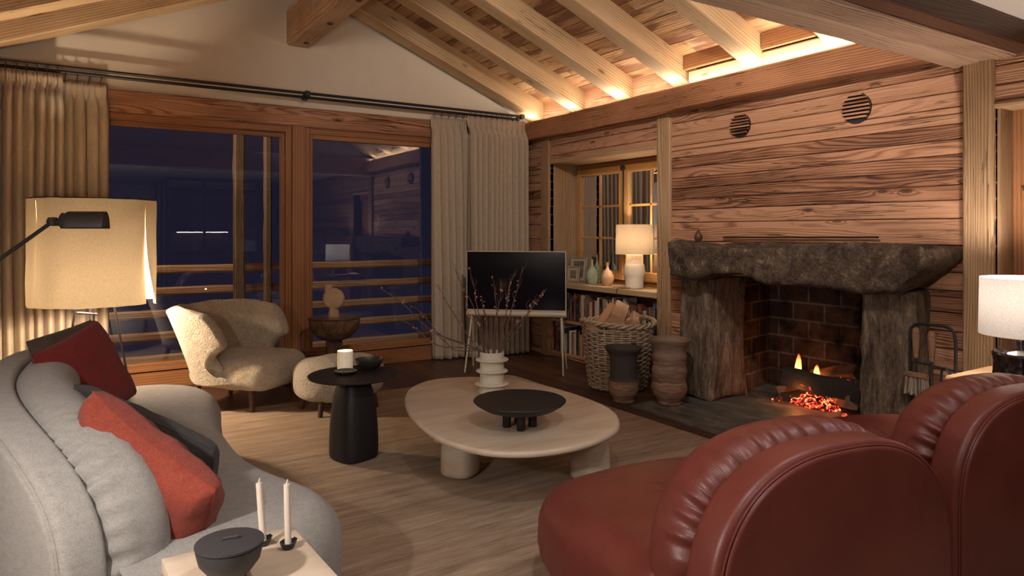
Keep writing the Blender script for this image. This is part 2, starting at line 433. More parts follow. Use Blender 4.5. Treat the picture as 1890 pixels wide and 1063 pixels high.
# gable wall with white plaster, above the window lintel
mb = MB()
mb.add([(XL - .3, YW, 2.50), (XR + .3, YW, 2.50), (XR + .3, YW, 2.9), (RIDGE, YW, 4.2), (XL - .3, YW, 2.9)], [[0, 1, 2, 3, 4]])
mb.add([(XL - .3, YW + .25, 2.50), (XR + .3, YW + .25, 2.50), (XR + .3, YW + .25, 2.9), (RIDGE, YW + .25, 4.2), (XL - .3, YW + .25, 2.9)], [[4, 3, 2, 1, 0]])
mb.box(-1.2, -.45, YW, YW + .2, 0, 2.52); mb.box(4.22, 4.6, YW, YW + .2, 0, 2.52)
struct(mb.build('wall_back', M['plaster'], smooth=False))
mb = MB(); mb.box(XL - .1, XL, -5.2, YW + .1, 0, 2.62, axis=1)
struct(mb.build('wall_left', M['plaster'], smooth=False))
mb = MB(); mb.box(-5, 7.4, -5.35, -5.2, 0, 2.6)
struct(mb.build('wall_front', M['plaster'], smooth=False))
mb = MB(); mb.box(XL - .2, XR + .35, -5.3, 1.62, 2.47, 2.55)
struct(mb.build('ceiling', M['ceil'], smooth=False))
mb = MB(); mb.add([(XL - .3, 1.75, 2.5), (XR + .35, 1.75, 2.5), (XR + .35, 1.75, 2.9), (RIDGE, 1.75, 4.2), (XL - .3, 1.75, 2.9)], [[0, 1, 2, 3, 4]])
struct(mb.build('wall_gable_front', M['plaster'], smooth=False))
# sloped roof boards on both sides
def roof(sign, name):
    mb = MB(); s = 0; L = 3.6; dx, dz = (sign * math.cos(.385), -math.sin(.385))
    x0, z0 = RIDGE, zr(RIDGE) + .22
    while s < L:
        w = R.choice((.12, .15, .19)); xm, zm = x0 + dx * (s + w / 2), z0 + dz * (s + w / 2)
        y = 1.7
        while y < YW:
            l = min(R.uniform(.9, 2.4), YW - y); mb.timber((xm, y, zm), (xm, y + l - .001, zm), w - .003, .03, up=(-dz * sign, 0, abs(dx)), ch=.003); y += l
        s += w
    return struct(mb.build(name, M['soffit']))
roof(1, 'ceiling_slope_right'); roof(-1, 'ceiling_slope_left')
# rafters: far faces spaced along the room
for i, y in enumerate((6.43, 5.67, 4.94, 4.20, 3.42, 2.72, 2.05)):
    w = .21 if i == 0 else .175
    for sgn in (1, -1):
        xe = 4.66 if sgn > 0 else -1.02
        up = Vector((.375 * sgn, 0, .927)); h = .2
        a = Vector((RIDGE + sgn * .02, y + .04, zr(RIDGE))) + up * h / 2; b = Vector((xe, y + .04, 2.63 + .405 * ((4.4 - xe) if sgn > 0 else (xe + .78)))) + up * h / 2
        mb = MB(); mb.timber(a, b, w, h, up=up, ch=.012, wob=.006); trim(mb, M['rafter'])
# ridge beam with bolts
mb = MB(); mb.timber((1.81, 1.7, 3.29), (1.81, YW, 3.29), .22, .34, ch=.02, wob=.012); rb = trim(mb, M['tie'])
M['iron'] = plain('black_iron', (.018, .015, .015), .55, .3, bump=.1)
for y in (6.46, 5.75, 5.05, 4.3, 3.5):
    mb = MB(); mb.lathe([(.0, -.012), (.022, -.012), (.026, 0), (.026, .02)], (1.83, y, 3.12), 8); tag(mb.build('bolt', M['iron'], rb), 'black iron bolt')
# wall beam (purlin) in front of the LED strip, right and left
mb = MB(); mb.timber((4.34, 1.7, 2.473), (4.34, YW, 2.473), .17, .19, ch=.012, seg=26, wob=.01, tint=.5); trim(mb, M['beam'])
mb = MB(); mb.timber((-.84, 1.7, 2.50), (-.84, YW, 2.50), .12, .235, ch=.012, wob=.01); trim(mb, M['beam'])
# frieze behind the strip
mb = MB(); mb.box(4.47, 4.50, 4.10, YW, 2.47, 2.66, axis=1, tint=.1); mb.box(4.47, 4.50, 4.10, YW, 2.66, 2.84, axis=1, tint=.2); trim(mb, M['wall'])
mb = MB(); mb.box(4.60, 4.65, 1.7, 4.10, 2.40, 2.98); trim(mb, M['wall'])
mb = MB(); mb.box(-1.05, -1.0, 1.7, YW, 2.40, 2.98); trim(mb, M['wall'])
mb = MB(); mb.box(4.43, 4.60, 1.7, YW, 2.44, 2.47); trim(mb, M['wall'])
# pale wall plate that the nearer rafters sit on, and the dark boards above it
mb = MB(); mb.timber((4.44, 1.9, 2.66), (4.44, 4.1, 2.66), .12, .10, ch=.012, wob=.004); trim(mb, M['rafter'])
for y0, y1 in ((2.92, 3.36), (3.64, 4.14), (2.16, 2.66)):
    mb = MB(); mb.box(4.36, 4.39, y0, y1, 2.72, 2.90); trim(mb, M['frame'])
# big tie beam crossing the room, three boards wide underneath
mb = MB(); mb.timber((-1, 1.965, 2.47), (4.5, 1.965, 2.47), .16, .30, ch=.012, wob=.008); trim(mb, M['tie'])
mb = MB(); mb.timber((-1, 1.80, 2.475), (4.5, 1.80, 2.475), .17, .30, ch=.008, wob=.004); trim(mb, M['tie'])
mb = MB(); mb.timber((-1, 1.665, 2.41), (4.5, 1.665, 2.41), .10, .15, ch=.006, wob=.003); trim(mb, M['walnut'])
# posts and rails of the plank wall
mb = MB(); mb.box(4.365, 4.44, 1.816, 1.975, 0, 2.36, ch=.008, tint=.2); trim(mb, M['post'])
mb = MB(); mb.box(4.375, 4.44, 4.32, 4.48, .0, 2.38, ch=.006, tint=.6); trim(mb, M['post'])
mb = MB(); mb.box(4.375, 4.44, 6.13, 6.29, .0, 2.38, ch=.006, tint=.9); trim(mb, M['post'])
# niche lining
mb = MB(); mb.box(4.42, 4.78, 6.13, 6.17, NZ0, NZ1, axis=2, tint=.0); trim(mb, M['post'])
mb = MB(); mb.box(4.42, 4.78, 4.44, 4.48, NZ0, NZ1, axis=2, tint=.3); trim(mb, M['post'])
mb = MB(); mb.box(4.385, 4.78, 4.46, 6.15, NZ1, NZ1 + .04, axis=1, tint=.0); trim(mb, M['post'])
# door reveal, lintel and door leaf on the far right
mb = MB(); mb.box(4.42, 4.62, 1.80, 1.84, 0, DZ1, axis=2, tint=.8); trim(mb, M['post'])
mb = MB(); mb.box(4.38, 4.62, DY0 - .1, 1.816, 2.05, 2.075, axis=1, tint=.0); trim(mb, M['post'])
mb = MB(); mb.box(4.60, 4.64, DY0, 1.80, 0, DZ1, axis=2); dr = struct(mb.build('door_1', M['frame']))
mb = MB(); mb.box(4.565, 4.60, 1.70, 1.80, 0, DZ1, axis=2); mb.box(4.565, 4.60, DY0, 1.70, 1.93, DZ1, axis=1); tag(mb.build('door_frame', M['frame'], dr))
mb = MB(); mb.tube([(4.56, 1.712, 1.70), (4.56, 1.712, 1.88)], .008, 8); mb.tube([(4.56, 1.712, 1.05), (4.56, 1.712, 1.2)], .008, 8); tag(mb.build('hinge', M['iron'], dr), 'black door hinges')
mb = MB(); mb.tube([(4.53, 1.735, 1.58), (4.53, 1.62, 1.575)], .005, 8); mb.tube([(4.57, 1.735, 1.58), (4.53, 1.735, 1.58)], .005, 8)
M['chrome'] = plain('bright_steel', (.8, .78, .74), .25, 1)
mb.build('stay', M['chrome'], dr)
# ------------------------------------------------------------------ glass
def glass_mat(name, tintc=(1, 1, 1), boost=1.7, ior=1.5):
    m, nt, b = newmat(name); q = N(nt); nt.nodes.remove(b)
    tr = q.n('ShaderNodeBsdfTransparent'); tr.inputs[0].default_value = tintc + (1,)
    gl = q.n('ShaderNodeBsdfGlossy'); gl.inputs['Roughness'].default_value = 0; gl.inputs[0].default_value = (.8, .86, 1, 1)
    fr = q.n('ShaderNodeFresnel'); fr.inputs[0].default_value = ior
    mx = q.n('ShaderNodeMixShader'); q.link(q.math('MULTIPLY', fr.outputs[0], boost, clamp=True), mx.inputs[0])
    q.link(tr.outputs[0], mx.inputs[1]); q.link(gl.outputs[0], mx.inputs[2])
    q.link(mx.outputs[0], nt.nodes['Material Output'].inputs[0]); return m
M['glass'] = glass_mat('window_glass')
# ------------------------------------------------------------------ window wall
LZ0, LZ1 = 2.355, 2.54
mb = MB(); mb.timber((-.95, YW + .04, (LZ0 + LZ1) / 2), (4.36, YW + .04, (LZ0 + LZ1) / 2), .15, LZ1 - LZ0, ch=.01, wob=.006, tint=.5)
trim(mb, M['wall'])
mb = MB(); mb.box(1.745, 1.865, YW - .03, YW + .12, 0, LZ0, axis=2, tint=.5); trim(mb, M['frame'])
def rect_frame(mb, x0, x1, z0, z1, y0, y1, s, t=None, b=None):
    t = t or s; b = b or s
    mb.box(x0, x0 + s, y0, y1, z0, z1, axis=2); mb.box(x1 - s, x1, y0, y1, z0, z1, axis=2)
    mb.box(x0 + s, x1 - s, y0, y1, z1 - t, z1, axis=0); mb.box(x0 + s, x1 - s, y0, y1, z0, z0 + b, axis=0)
def big_window(num, x0, x1, step):
    w = struct(empty('window_%d' % num, ((x0 + x1) / 2, YW, 0))); w.location = (0, 0, 0)
    mb = MB(); rect_frame(mb, x0, x1, .0, LZ0, YW - .0, YW + .10, .055, .06, .20); mb.build('outer_frame', M['frame'], w)
    mb = MB(); mb.box(x0, x1, YW - .05, YW + .0, .16, .195, axis=0); mb.box(x0, x1, YW - .03, YW, .0, .15, axis=0); mb.build('sill_board', M['frame'], w)
    mb = MB(); rect_frame(mb, x0 + .045, x1 - .045, .19, LZ0 - .055, YW + .02 + step, YW + .07 + step, .042, .05, .028); mb.build('sash', M['frame'], w)
    mb = MB(); mb.box(x0 + .08, x1 - .08, YW + .044 + step, YW + .048 + step, .2, LZ0 - .10, axis=0, ch=0); mb.build('pane', M['glass'], w, smooth=False)
big_window(1, -.5, 1.745, .03); big_window(2, 1.865, 4.25, 0)
# small casement window in the niche
w = struct(empty('window_3'))
X3 = 4.74
def rect_y(mb, y0, y1, z0, z1, xa, xb, s, t=None, b=None):
    t = t or s; b = b or s
    mb.box(xa, xb, y0, y0 + s, z0, z1, axis=2); mb.box(xa, xb, y1 - s, y1, z0, z1, axis=2)
    mb.box(xa, xb, y0 + s, y1 - s, z1 - t, z1, axis=1); mb.box(xa, xb, y0 + s, y1 - s, z0, z0 + b, axis=1)
mb = MB(); rect_y(mb, NY0, NY1, NZ0 + .0, NZ1, X3 + .02, X3 + .08, .075, .075, .07); mb.build('outer_frame', M['frame'], w)
for (a, b) in ((NY0 + .055, 5.30), (5.31, NY1 - .055)):
    mb = MB(); rect_y(mb, a, b, NZ0 + .05, NZ1 - .06, X3 - .02, X3 + .03, .07, .075, .09); cs = mb.build('casement', M['pine'], w)
    gz0, gz1 = NZ0 + .14, NZ1 - .135; ym = (a + b) / 2
    mb = MB(); mb.box(X3 - .01, X3 + .02, ym - .014, ym + .014, gz0, gz1, axis=2)
    for k in (1, 2):
        z = gz0 + (gz1 - gz0) * k / 3; mb.box(X3 - .01, X3 + .02, a + .07, b - .07, z - .012, z + .012, axis=1)
    mb.build('glazing_bars', M['pine'], cs)
    mb = MB(); mb.box(X3 + .004, X3 + .008, a + .06, b - .06, gz0 - .01, gz1 + .01, axis=1, ch=0); mb.build('pane', M['glass'], cs, smooth=False)
mb = MB(); mb.tube([(X3 - .035, 5.29, 1.2), (X3 - .035, 5.29, 2.0)], .008, 8); mb.lathe([(.0, -.03), (.02, -.02), (.024, 0), (.02, .02), (0, .03)], (X3 - .045, 5.29, 2.0), 10)
mb.tube([(X3 - .05, 5.29, 1.3), (X3 - .07, 5.36, 1.29), (X3 - .06, 5.40, 1.30)], .011, 8); mb.lathe([(0, -.035), (.022, -.02), (.025, .02), (0, .035)], (X3 - .04, 5.29, 1.3), 10)
tag(mb.build('espagnolette', M['iron'], w), 'black iron window bolt and handle')
# ------------------------------------------------------------------ balcony and night outside
for (a, b, wd) in (((1.53, 8.0, -.6), (1.53, 8.0, 3.3), .115), ((1.83, 7.98, -.6), (1.83, 7.98, 3.3), .085), ((-1.6, 8.0, -.6), (-1.6, 8, 3.3), .11), ((5.2, 8.0, -.6), (5.2, 8, 3.3), .11)):
    mb = MB(); mb.timber(a, b, wd, wd, ch=.02, seg=22, wob=.018)
    o = mb.build('balcony_post', M['weath']); n_ = 'thick rough' if wd > .1 else 'thinner knotty'
    tag(o, {0: 'thick weathered timber balcony post outside the left glass door', 1: 'thinner weathered timber balcony post right of the thick one'}.get({.115: 0, .085: 1}.get(wd), 'weathered timber balcony post beyond the %s end of the glass' % ('left' if a[0] < 0 else 'right')), 'post')
names = ['topmost', 'second from the top', 'third from the top', 'fourth from the top', 'lowest']
for i, z in enumerate((.955, .725, .49, .26, .02)):
    mb = MB(); mb.timber((-3, 8.06, z), (7.5, 8.06, z), .05, .088, ch=.02, seg=44, wob=.010, tint=.3)
    tag(mb.build('balcony_rail', M['log']), 'horizontal wooden balcony rail outside the windows, %s' % names[i], 'rail', 'balcony rails')
mb = MB(); mb.box(-3, 7.5, YW + .25, 8.1, -.25, -.2, axis=0); struct(mb.build('trim_balcony_deck', M['weath']))
# ------------------------------------------------------------------ room behind the camera (seen mirrored in the windows)
M['blackmetal'] = plain('black_painted_metal', (.012, .012, .013), .4, .2)
PY_ = -2.0
pt = tag(empty('glazed_partition'), 'black framed glass partition wall reflected in the left window', 'partition')
mb = MB()
for x in (1.55, 2.25, 3.3): mb.box(x, x + .05, PY_ - .03, PY_ + .03, 0, 2.45, axis=2)
for z in (.02, 2.40): mb.box(1.55, 3.35, PY_ - .03, PY_ + .03, z, z + .05, axis=0)
for y in (-3.0, -4.2): mb.box(1.55, 1.6, y, y + .05, 0, 2.45, axis=2)
for z in (.02, 2.40): mb.box(1.55, 1.6, -5.2, PY_, z, z + .05, axis=1)
mb.build('frame', M['blackmetal'], pt)
mb = MB(); mb.box(1.6, 3.3, PY_ - .004, PY_, .07, 2.4, axis=0, ch=0); mb.build('pane', M['glass'], pt, smooth=False)
M['lit'] = plain('shelf_led', (1, 1, 1), emit=(1, .86, .66), es=6)
sh = tag(empty('back_shelf'), 'dark shelf unit with a thin light strip behind the glass partition', 'shelf')
mb = MB()
for z in (.9, 1.35, 1.8, 2.2): mb.box(1.9, 4.3, -4.4, -4.1, z, z + .03, axis=0)
mb.box(1.9, 4.3, -4.44, -4.40, .0, 2.4, axis=0); mb.build('boards', M['walnut'], sh)
mb = MB(); mb.box(2.0, 3.1, -4.12, -4.10, 1.335, 1.35, axis=0); mb.build('light_strip', M['lit'], sh, smooth=False)

# ------------------------------------------------------------------ fireplace
M['stone'] = stone('rough_gneiss', [(.016, .011, .009), (.062, .041, .030), (.13, .092, .062), (.34, .26, .17)], 9, 1.0, stretch=(1, 1, 1.1), bsc=38)
M['stonev'] = stone('split_gneiss', [(.028, .019, .014), (.12, .082, .057), (.25, .18, .125), (.46, .36, .25)], 7.0, 1.0, stretch=(1.5, 1.5, .35), bsc=26, dist=.03)
M['hearth'] = stone('slate_hearth', [(.03, .027, .024), (.075, .068, .057), (.13, .117, .095), (.27, .24, .19)], 2.2, .35, rough=.5, stretch=(1, .5, 1), bsc=9)
def rock(x0, x1, y0, y1, z0, z1, amp, step=.035, st=(1, 1, 1), fn=None):
    bm = bmesh.new(); D = (x1 - x0, y1 - y0, z1 - z0); mb = MB(); vid = {}
    nx, ny, nz = [max(3, int(d / step)) for d in D]
    V, Fc = [], []
    def vi(i, j, k):
        if (i, j, k) not in vid: vid[(i, j, k)] = len(V); V.append((i, j, k))
        return vid[(i, j, k)]
    for i in range(nx):
        for j in range(ny):
            Fc.append([vi(i, j, 0), vi(i, j + 1, 0), vi(i + 1, j + 1, 0), vi(i + 1, j, 0)]); Fc.append([vi(i, j, nz), vi(i + 1, j, nz), vi(i + 1, j + 1, nz), vi(i, j + 1, nz)])
    for i in range(nx):
        for k in range(nz):
            Fc.append([vi(i, 0, k), vi(i + 1, 0, k), vi(i + 1, 0, k + 1), vi(i, 0, k + 1)]); Fc.append([vi(i, ny, k), vi(i, ny, k + 1), vi(i + 1, ny, k + 1), vi(i + 1, ny, k)])
    for j in range(ny):
        for k in range(nz):
            Fc.append([vi(0, j, k), vi(0, j, k + 1), vi(0, j + 1, k + 1), vi(0, j + 1, k)]); Fc.append([vi(nx, j, k), vi(nx, j + 1, k), vi(nx, j + 1, k + 1), vi(nx, j, k + 1)])
    c = Vector(((x0 + x1) / 2, (y0 + y1) / 2, (z0 + z1) / 2)); out = []
    for (i, j, k) in V:
        p = Vector((x0 + D[0] * i / nx, y0 + D[1] * j / ny, z0 + D[2] * k / nz)); n = Vector(((i == nx) - (i == 0), (j == ny) - (j == 0), (k == nz) - (k == 0)))
        n = Vector(n).normalized(); e = (i in (0, nx)) + (j in (0, ny)) + (k in (0, nz))
        q = Vector((p.x * st[0], p.y * st[1], p.z * st[2]))
        d = amp * (noise.noise(q * 3.1) * 1.1 + noise.noise(q * 8) * .55 + (abs(noise.noise(q * 17)) - .2) * .55) - (amp * .7 if e > 1 else 0)
        p2 = p + n * d
        out.append(fn(p2, p) if fn else p2)
    bm.free()
    return mb.add(out, Fc)
fp = tag(empty('stone_fireplace'), 'open fireplace with rough stone posts and a massive stone mantel', 'fireplace')
rock(4.19, 4.66, 3.72, 4.04, .012, 1.0, .022, st=(1.6, 1.6, .7), fn=lambda p, o: p + Vector((0, (.10 if o.y < 3.8 else 0) * max(0, (.5 - abs(p.z - .62))) * .3, 0))).build('post', M['stonev'], fp, sharp=50)
rock(4.18, 4.66, 2.17, 2.49, .012, 1.0, .024, st=(1.6, 1.6, .7)).build('post', M['stonev'], fp, sharp=50)
def mant(p, o):
    t = (o.y - 1.99) / (4.0 - 1.99)
    if o.y < 2.34: p = p + Vector((0, (2.34 - o.y) * .62 * max(0, (1.19 - o.z) / .205), 0))                   # underside tapers at the right end
    if o.z < 1.15 and 3.1 < o.y < 3.75: p = p + Vector((0, 0, .05 * math.sin((o.y - 3.1) / .65 * math.pi)))   # chipped hollow
    if abs(o.y - 3.22) < .03 and o.x < 4.2: p = p + Vector((.022, 0, 0))                        # crack between the two blocks
    if o.z > 1.2: p = p + Vector((0, 0, .018 * math.sin(t * 7) * (o.x < 4.3)))
    return p
rock(4.04, 4.44, 1.97, 4.02, .985, 1.262, .022, step=.03, fn=mant).build('mantel', M['stone'], fp, sharp=50)
# brick firebox
def brick_mat():
    m, nt, b = newmat('sooty_brick'); q = N(nt); uv = q.n('ShaderNodeUVMap').outputs[0]
    br = q.n('ShaderNodeTexBrick'); q.link(uv, br.inputs['Vector']); br.inputs['Scale'].default_value = 1
    br.inputs['Brick Width'].default_value = .29; br.inputs['Row Height'].default_value = .15; br.inputs['Mortar Size'].default_value = .009
    br.inputs['Color1'].default_value = (.13, .078, .056, 1); br.inputs['Color2'].default_value = (.045, .028, .022, 1); br.inputs['Mortar'].default_value = (.20, .165, .13, 1)
    nz = q.noise(uv, 5, 4, .6); sx = q.n('ShaderNodeSeparateXYZ'); q.link(uv, sx.inputs[0]); sg = q.math('ADD', q.math('MULTIPLY_ADD', sx.outputs[0], 1.1, -.98), q.math('MULTIPLY', q.math('SUBTRACT', nz, .5), 1.6))
    sg = q.math('MAXIMUM', q.ramp(sg, [(.25, 0.0), (.85, 1.0)]), q.math('MULTIPLY', q.ramp(nz, [(.42, 0.0), (.64, 1.0)]), .75))
    c = q.mix(q.math('MULTIPLY', sg, .96), br.outputs[0], (.006, .005, .005))
    q.link(c, b.inputs['Base Color']); b.inputs['Roughness'].default_value = .95; b.inputs['Specular IOR Level'].default_value = .1
    q.link(q.bump(q.math('ADD', q.math('MULTIPLY', br.outputs[1], -1), q.math('MULTIPLY', nz, .3)), .7, .01), b.inputs['Normal']); return m
M['brick'] = brick_mat()
FB = [(4.445, 3.86), (4.66, 3.80), (5.20, 3.92), (5.20, 2.35), (4.6, 2.42), (4.445, 2.42)]; mb = MB(); L = 0
for i in range(len(FB) - 1):
    (ax, ay), (bx, by) = FB[i], FB[i + 1]; l = math.hypot(bx - ax, by - ay)
    mb.add([(ax, ay, 0), (bx, by, 0), (bx, by, 1.5), (ax, ay, 1.5)], [[3, 2, 1, 0]], [[(L, 1.5), (L + l, 1.5), (L + l, 0), (L, 0)]]); L += l
mb.add([(4.445, 2.3, 1.5), (5.25, 2.3, 1.5), (5.25, 4, 1.5), (4.445, 4, 1.5)], [[0, 1, 2, 3]]); mb.add([(4.445, 2.3, .99), (4.445, 4.0, .99), (4.445, 4.0, 1.5), (4.445, 2.3, 1.5)], [[0, 1, 2, 3]])
mb.build('firebox', M['brick'], fp, smooth=False)
mb = MB()
HO = [(3.61, 3.99), (4.395, 4.06), (4.43, 3.84), (5.2, 3.95), (5.2, 2.3), (4.43, 2.35), (4.395, 2.1), (4.395, 1.98), (3.61, 1.98)]
mb.add([(x, y, .014) for x, y in HO] + [(x, y, -.01) for x, y in HO], [list(range(8, -1, -1))] + [[i, (i + 1) % 9, (i + 1) % 9 + 9, i + 9] for i in range(9)])
tag(mb.build('hearth_slab', M['hearth'], smooth=False), 'dark slate hearth slab set in the floor before the fireplace', 'hearth')
# ------------------------------------------------------------------ fire
def logmb(a, b, r, seed, sq=4):
    a, b = Vector(a), Vector(b); mb = MB(); d = (b - a).normalized(); u = d.orthogonal().normalized(); w = d.cross(u); n = 20; m = 9; vs = []; ns_ = 3 + int(seed) % 2
    for i in range(m):
        c = a + (b - a) * (i / (m - 1))
        for j in range(n):
            t = 2 * math.pi * j / n
            tt = (t + seed) % (2 * math.pi / ns_) - math.pi / ns_; k = min(1.12, math.cos(math.pi / ns_) / math.cos(tt) * (1.35 if ns_ == 3 else 1.12)) * (1 + .22 * noise.noise((math.cos(t) * 1.3 + seed, math.sin(t) * 1.3, i * .35)))
            vs.append(c + (u * math.cos(t) + w * math.sin(t)) * r * k)
    fs = [[i * n + j, i * n + (j + 1) % n, (i + 1) * n + (j + 1) % n, (i + 1) * n + j] for i in range(m - 1) for j in range(n)]
    uv = [[(seed + (b - a).length * (ii) / (m - 1), jj * r * .45) for ii, jj in ((i, j), (i, j + 1), (i + 1, j + 1), (i + 1, j))] for i in range(m - 1) for j in range(n)]
    e = [list(range(n - 1, -1, -1)), [(m - 1) * n + j for j in range(n)]]
    return mb.add(vs, fs + e, uv + [[(seed + vs[k][1], vs[k][2] * 8) for k in f] for f in e])
def fire_mat(name, thr, dark, e=14, sc=9):
    m, nt, b = newmat(name); q = N(nt); tc = q.n('ShaderNodeTexCoord').outputs['Object']; n1 = q.noise(tc, sc, 5, .65, .8)
    b.inputs['Base Color'].default_value = dark + (1,); b.inputs['Roughness'].default_value = .9
    q.link(q.ramp(n1, [(thr, (0, 0, 0)), (thr + .06, (.55, .02, .01)), (thr + .12, (1, .14, .03)), (thr + .22, (1, .55, .22))]), b.inputs['Emission Color'])
    b.inputs['Emission Strength'].default_value = e; q.link(q.bump(n1, .8, .02), b.inputs['Normal']); return m
M['char'] = fire_mat('charred_log', .66, (.010, .007, .006), 2, 11); M['ember'] = fire_mat('embers', .50, (.02, .01, .01), 2.2, 30)
M['burn'] = plain('scorched_log', (.15, .075, .04), .85, bump=.5, bscale=30, var=.5, vscale=9)
lg = [((PX(1449, 697, 4.74)), PX(1594, 726, 4.78), .078, 'char', 'long charred log lying across the top of the fire'),
      ((PX(1436, 727, 4.82)), PX(1520, 712, 5.05), .062, 'burn', 'scorched log end poking out at the left of the fire'),
      ((PX(1446, 737, 4.76)), PX(1526, 727, 4.84), .056, 'char', 'charred log low in the middle of the fire'),
      ((PX(1572, 744, 4.72)), PX(1545, 735, 5.0), .058, 'burn', 'split log with pale cut end at the right of the fire'),
      ((PX(1500, 700, 5.04)), PX(1585, 690, 5.04), .075, 'burn', 'brown log leaning at the back of the fire')]
for i, (a, b, r, mt, lb) in enumerate(lg):
    tag(logmb(a, b, r, i * 7.3).build('fire_log', M[mt]), lb, 'log', 'logs burning in the fireplace')
mb = MB()
for i in range(26):
    x, y = R.gauss(4.74, .04), R.gauss(3.22, .12); s = R.uniform(.008, .024); z = .020 + R.random() * .09 * max(0, 1 - abs(y - 3.24) * 4)
    mb.lathe([(0, -s * .8), (s * .8, -s * .5), (s, .1 * s), (s * .6, s * .7), (0, s * .8)], (x, y, z), 7, sq=2.6, rot=R.random() * 3)

def mound(u, v):
    a = 2 * math.pi * u; r = v; x = 4.80 + .12 * r * math.cos(a); y = 3.21 + .20 * r * math.sin(a)
    h = .085 * (1 - r ** 2) + .035 * (noise.noise((x * 22, y * 22, 1)) + .6 * noise.noise((x * 55, y * 55, 2))) * (1 - r ** 4)
    return (x + .012 * noise.noise((x * 30, y * 30, 7)), y, .018 + max(0, h))
mb.grid(mound, 90, 30)
tag(mb.build('ember_bed', M['ember']), 'glowing red embers under the burning logs', 'embers', kind='stuff')
def flame_mat():
    m, nt, b = newmat('flame'); q = N(nt); nt.nodes.remove(b); tc = q.n('ShaderNodeTexCoord').outputs['Generated']
    sep = q.n('ShaderNodeSeparateXYZ'); q.link(tc, sep.inputs[0]); z = sep.outputs[2]
    em = q.n('ShaderNodeEmission'); q.link(q.ramp(z, [(0, (1, .42, .12)), (.5, (1, .22, .04)), (1, (.5, .04, .01))]), em.inputs[0]); em.inputs[1].default_value = 2.2
    tr = q.n('ShaderNodeBsdfTransparent'); mx = q.n('ShaderNodeMixShader')
    lw = q.n('ShaderNodeLayerWeight'); lw.inputs[0].default_value = .35
    f = q.math('MULTIPLY', q.math('SUBTRACT', 1.0, lw.outputs[1]), q.ramp(z, [(0, .95), (.6, .6), (1, 0.0)]))
    q.link(f, mx.inputs[0]); q.link(tr.outputs[0], mx.inputs[1]); q.link(em.outputs[0], mx.inputs[2]); q.link(mx.outputs[0], nt.nodes['Material Output'].inputs[0]); return m
M['flame'] = flame_mat()
for (px, py, X, h, r, lb) in ((1474, 690, 4.95, .17, .026, 'tall orange flame rising at the left of the fire'), (1508, 692, 4.98, .085, .022, 'low orange flame behind the top log'), (1490, 722, 4.86, .10, .03, 'low bright flame at the left between the stacked logs'), (1532, 732, 4.84, .07, .04, 'small bright flame at the right between the stacked logs')):
    p = PX(px, py, X); mb = MB(); mb.lathe([(r * .5, 0), (r, .12 * h), (r * .95, .35 * h), (r * .7, .65 * h), (r * .35, .88 * h), (0, h)], (0, 0, 0), 16, mod=lambda a, z: 1 + .18 * math.sin(3 * a + z * 30))
    o = mb.build('flame', M['flame']); o.location = p; tag(o, lb, 'flame', 'flames in the fireplace')
light('fire_light', 'POINT', (4.66, 3.27, .15), .45, (1, .30, .08), .06)
light('fire_glow', 'POINT', (4.93, 3.30, .20), .30, (1, .42, .14), .05)
# ------------------------------------------------------------------ wall vents, mantel things, tool stand
for y, z, r, lb in ((3.575, 2.18, .092, 'round slotted vent grille in the plank wall, the left one'), (2.63, 2.172, .10, 'round slotted vent grille in the plank wall, the right one')):
    v = tag(empty('wall_vent', (4.392, y, z)), lb, 'vent', 'round vents over the fireplace')
    mb = MB(); mb.lathe([(0, 0), (r, 0), (r, .012), (0, .012)], (0, 0, 0), 32); o = mb.build('recess', M['iron'], v); o.rotation_euler = (0, -math.pi / 2, 0); o.location = (.004, 0, 0)
    for k in range(8):
        zz = -r + (k + .5) * 2 * r / 8; hw = math.sqrt(max(0, r * r - zz * zz)); mb = MB(); mb.box(-.030, -.012, -hw, hw, zz - .0058, zz + .0058, axis=1, ch=.001)
        if k: mb.build('slat', M['wall'], v)
mb = MB(); mb.lathe([(0, 0), (.022, .004), (.034, .025), (.033, .045), (.022, .065), (.013, .08), (.006, .09), (0, .092)], (0, 0, 0), 20)
o = mb.build('wooden_pear', M['walnut']); pz = 1.275; o.location = PX(1289, 446, 4.22); o.location.z = pz
tag(o, 'small dark wooden pear standing on the left end of the mantel', 'ornament')
mb = MB(); mb.tube([(0, 0, 0), (0, .0, .018)], .0025, 6); st_ = mb.build('stem', M['walnut'], o); st_.location = (0, 0, .09)
mb = MB(); a = PX(1335, 438, 4.37); b = PX(1621, 438, 4.37); mb.tube([a, a + (b - a) * .5, b], .0065, 8)
tag(mb.build('fire_poker', M['iron']), 'long thin black rod lying along the mantel against the planks', 'poker')
ts = tag(empty('tool_stand', (4.17, 2.045, .014)), 'black metal fireside tool stand at the right stone post', 'tool stand')
mb = MB(); pts = [(0, .125, 0), (0, .125, .72), (0, .118, .765), (0, .098, .79), (0, .06, .80), (0, -.06, .80), (0, -.098, .79), (0, -.118, .765), (0, -.125, .72), (0, -.125, 0)]
mb.tube(pts, .0085, 8); mb.build('frame', M['iron'], ts)
mb = MB(); mb.tube([(0, .125, .575), (0, -.125, .555)], .005, 8); mb.build('cross_bar', M['iron'], ts)
mb = MB(); mb.box(-.10, .10, -.14, .14, 0, .012, axis=1); mb.build('base_plate', M['iron'], ts)
M['handle'] = wood('brown_handle', (.26, .15, .09), (.2, .11, .06), (.12, .06, .03), knots=0, crack=.1, bump=.1)
M['bristle'] = fabric('bristles', (.16, .12, .08), (.42, .34, .24), 160, .9, .01, stretch=(1, 1, .08))
def hdl(y, z0, z1): mb = MB(); mb.lathe([(0, z0), (.012, z0), (.016, z0 + .04), (.021, z1 - .05), (.022, z1 - .02), (.014, z1), (0, z1 + .002)], (0, 0, 0), 16); return mb
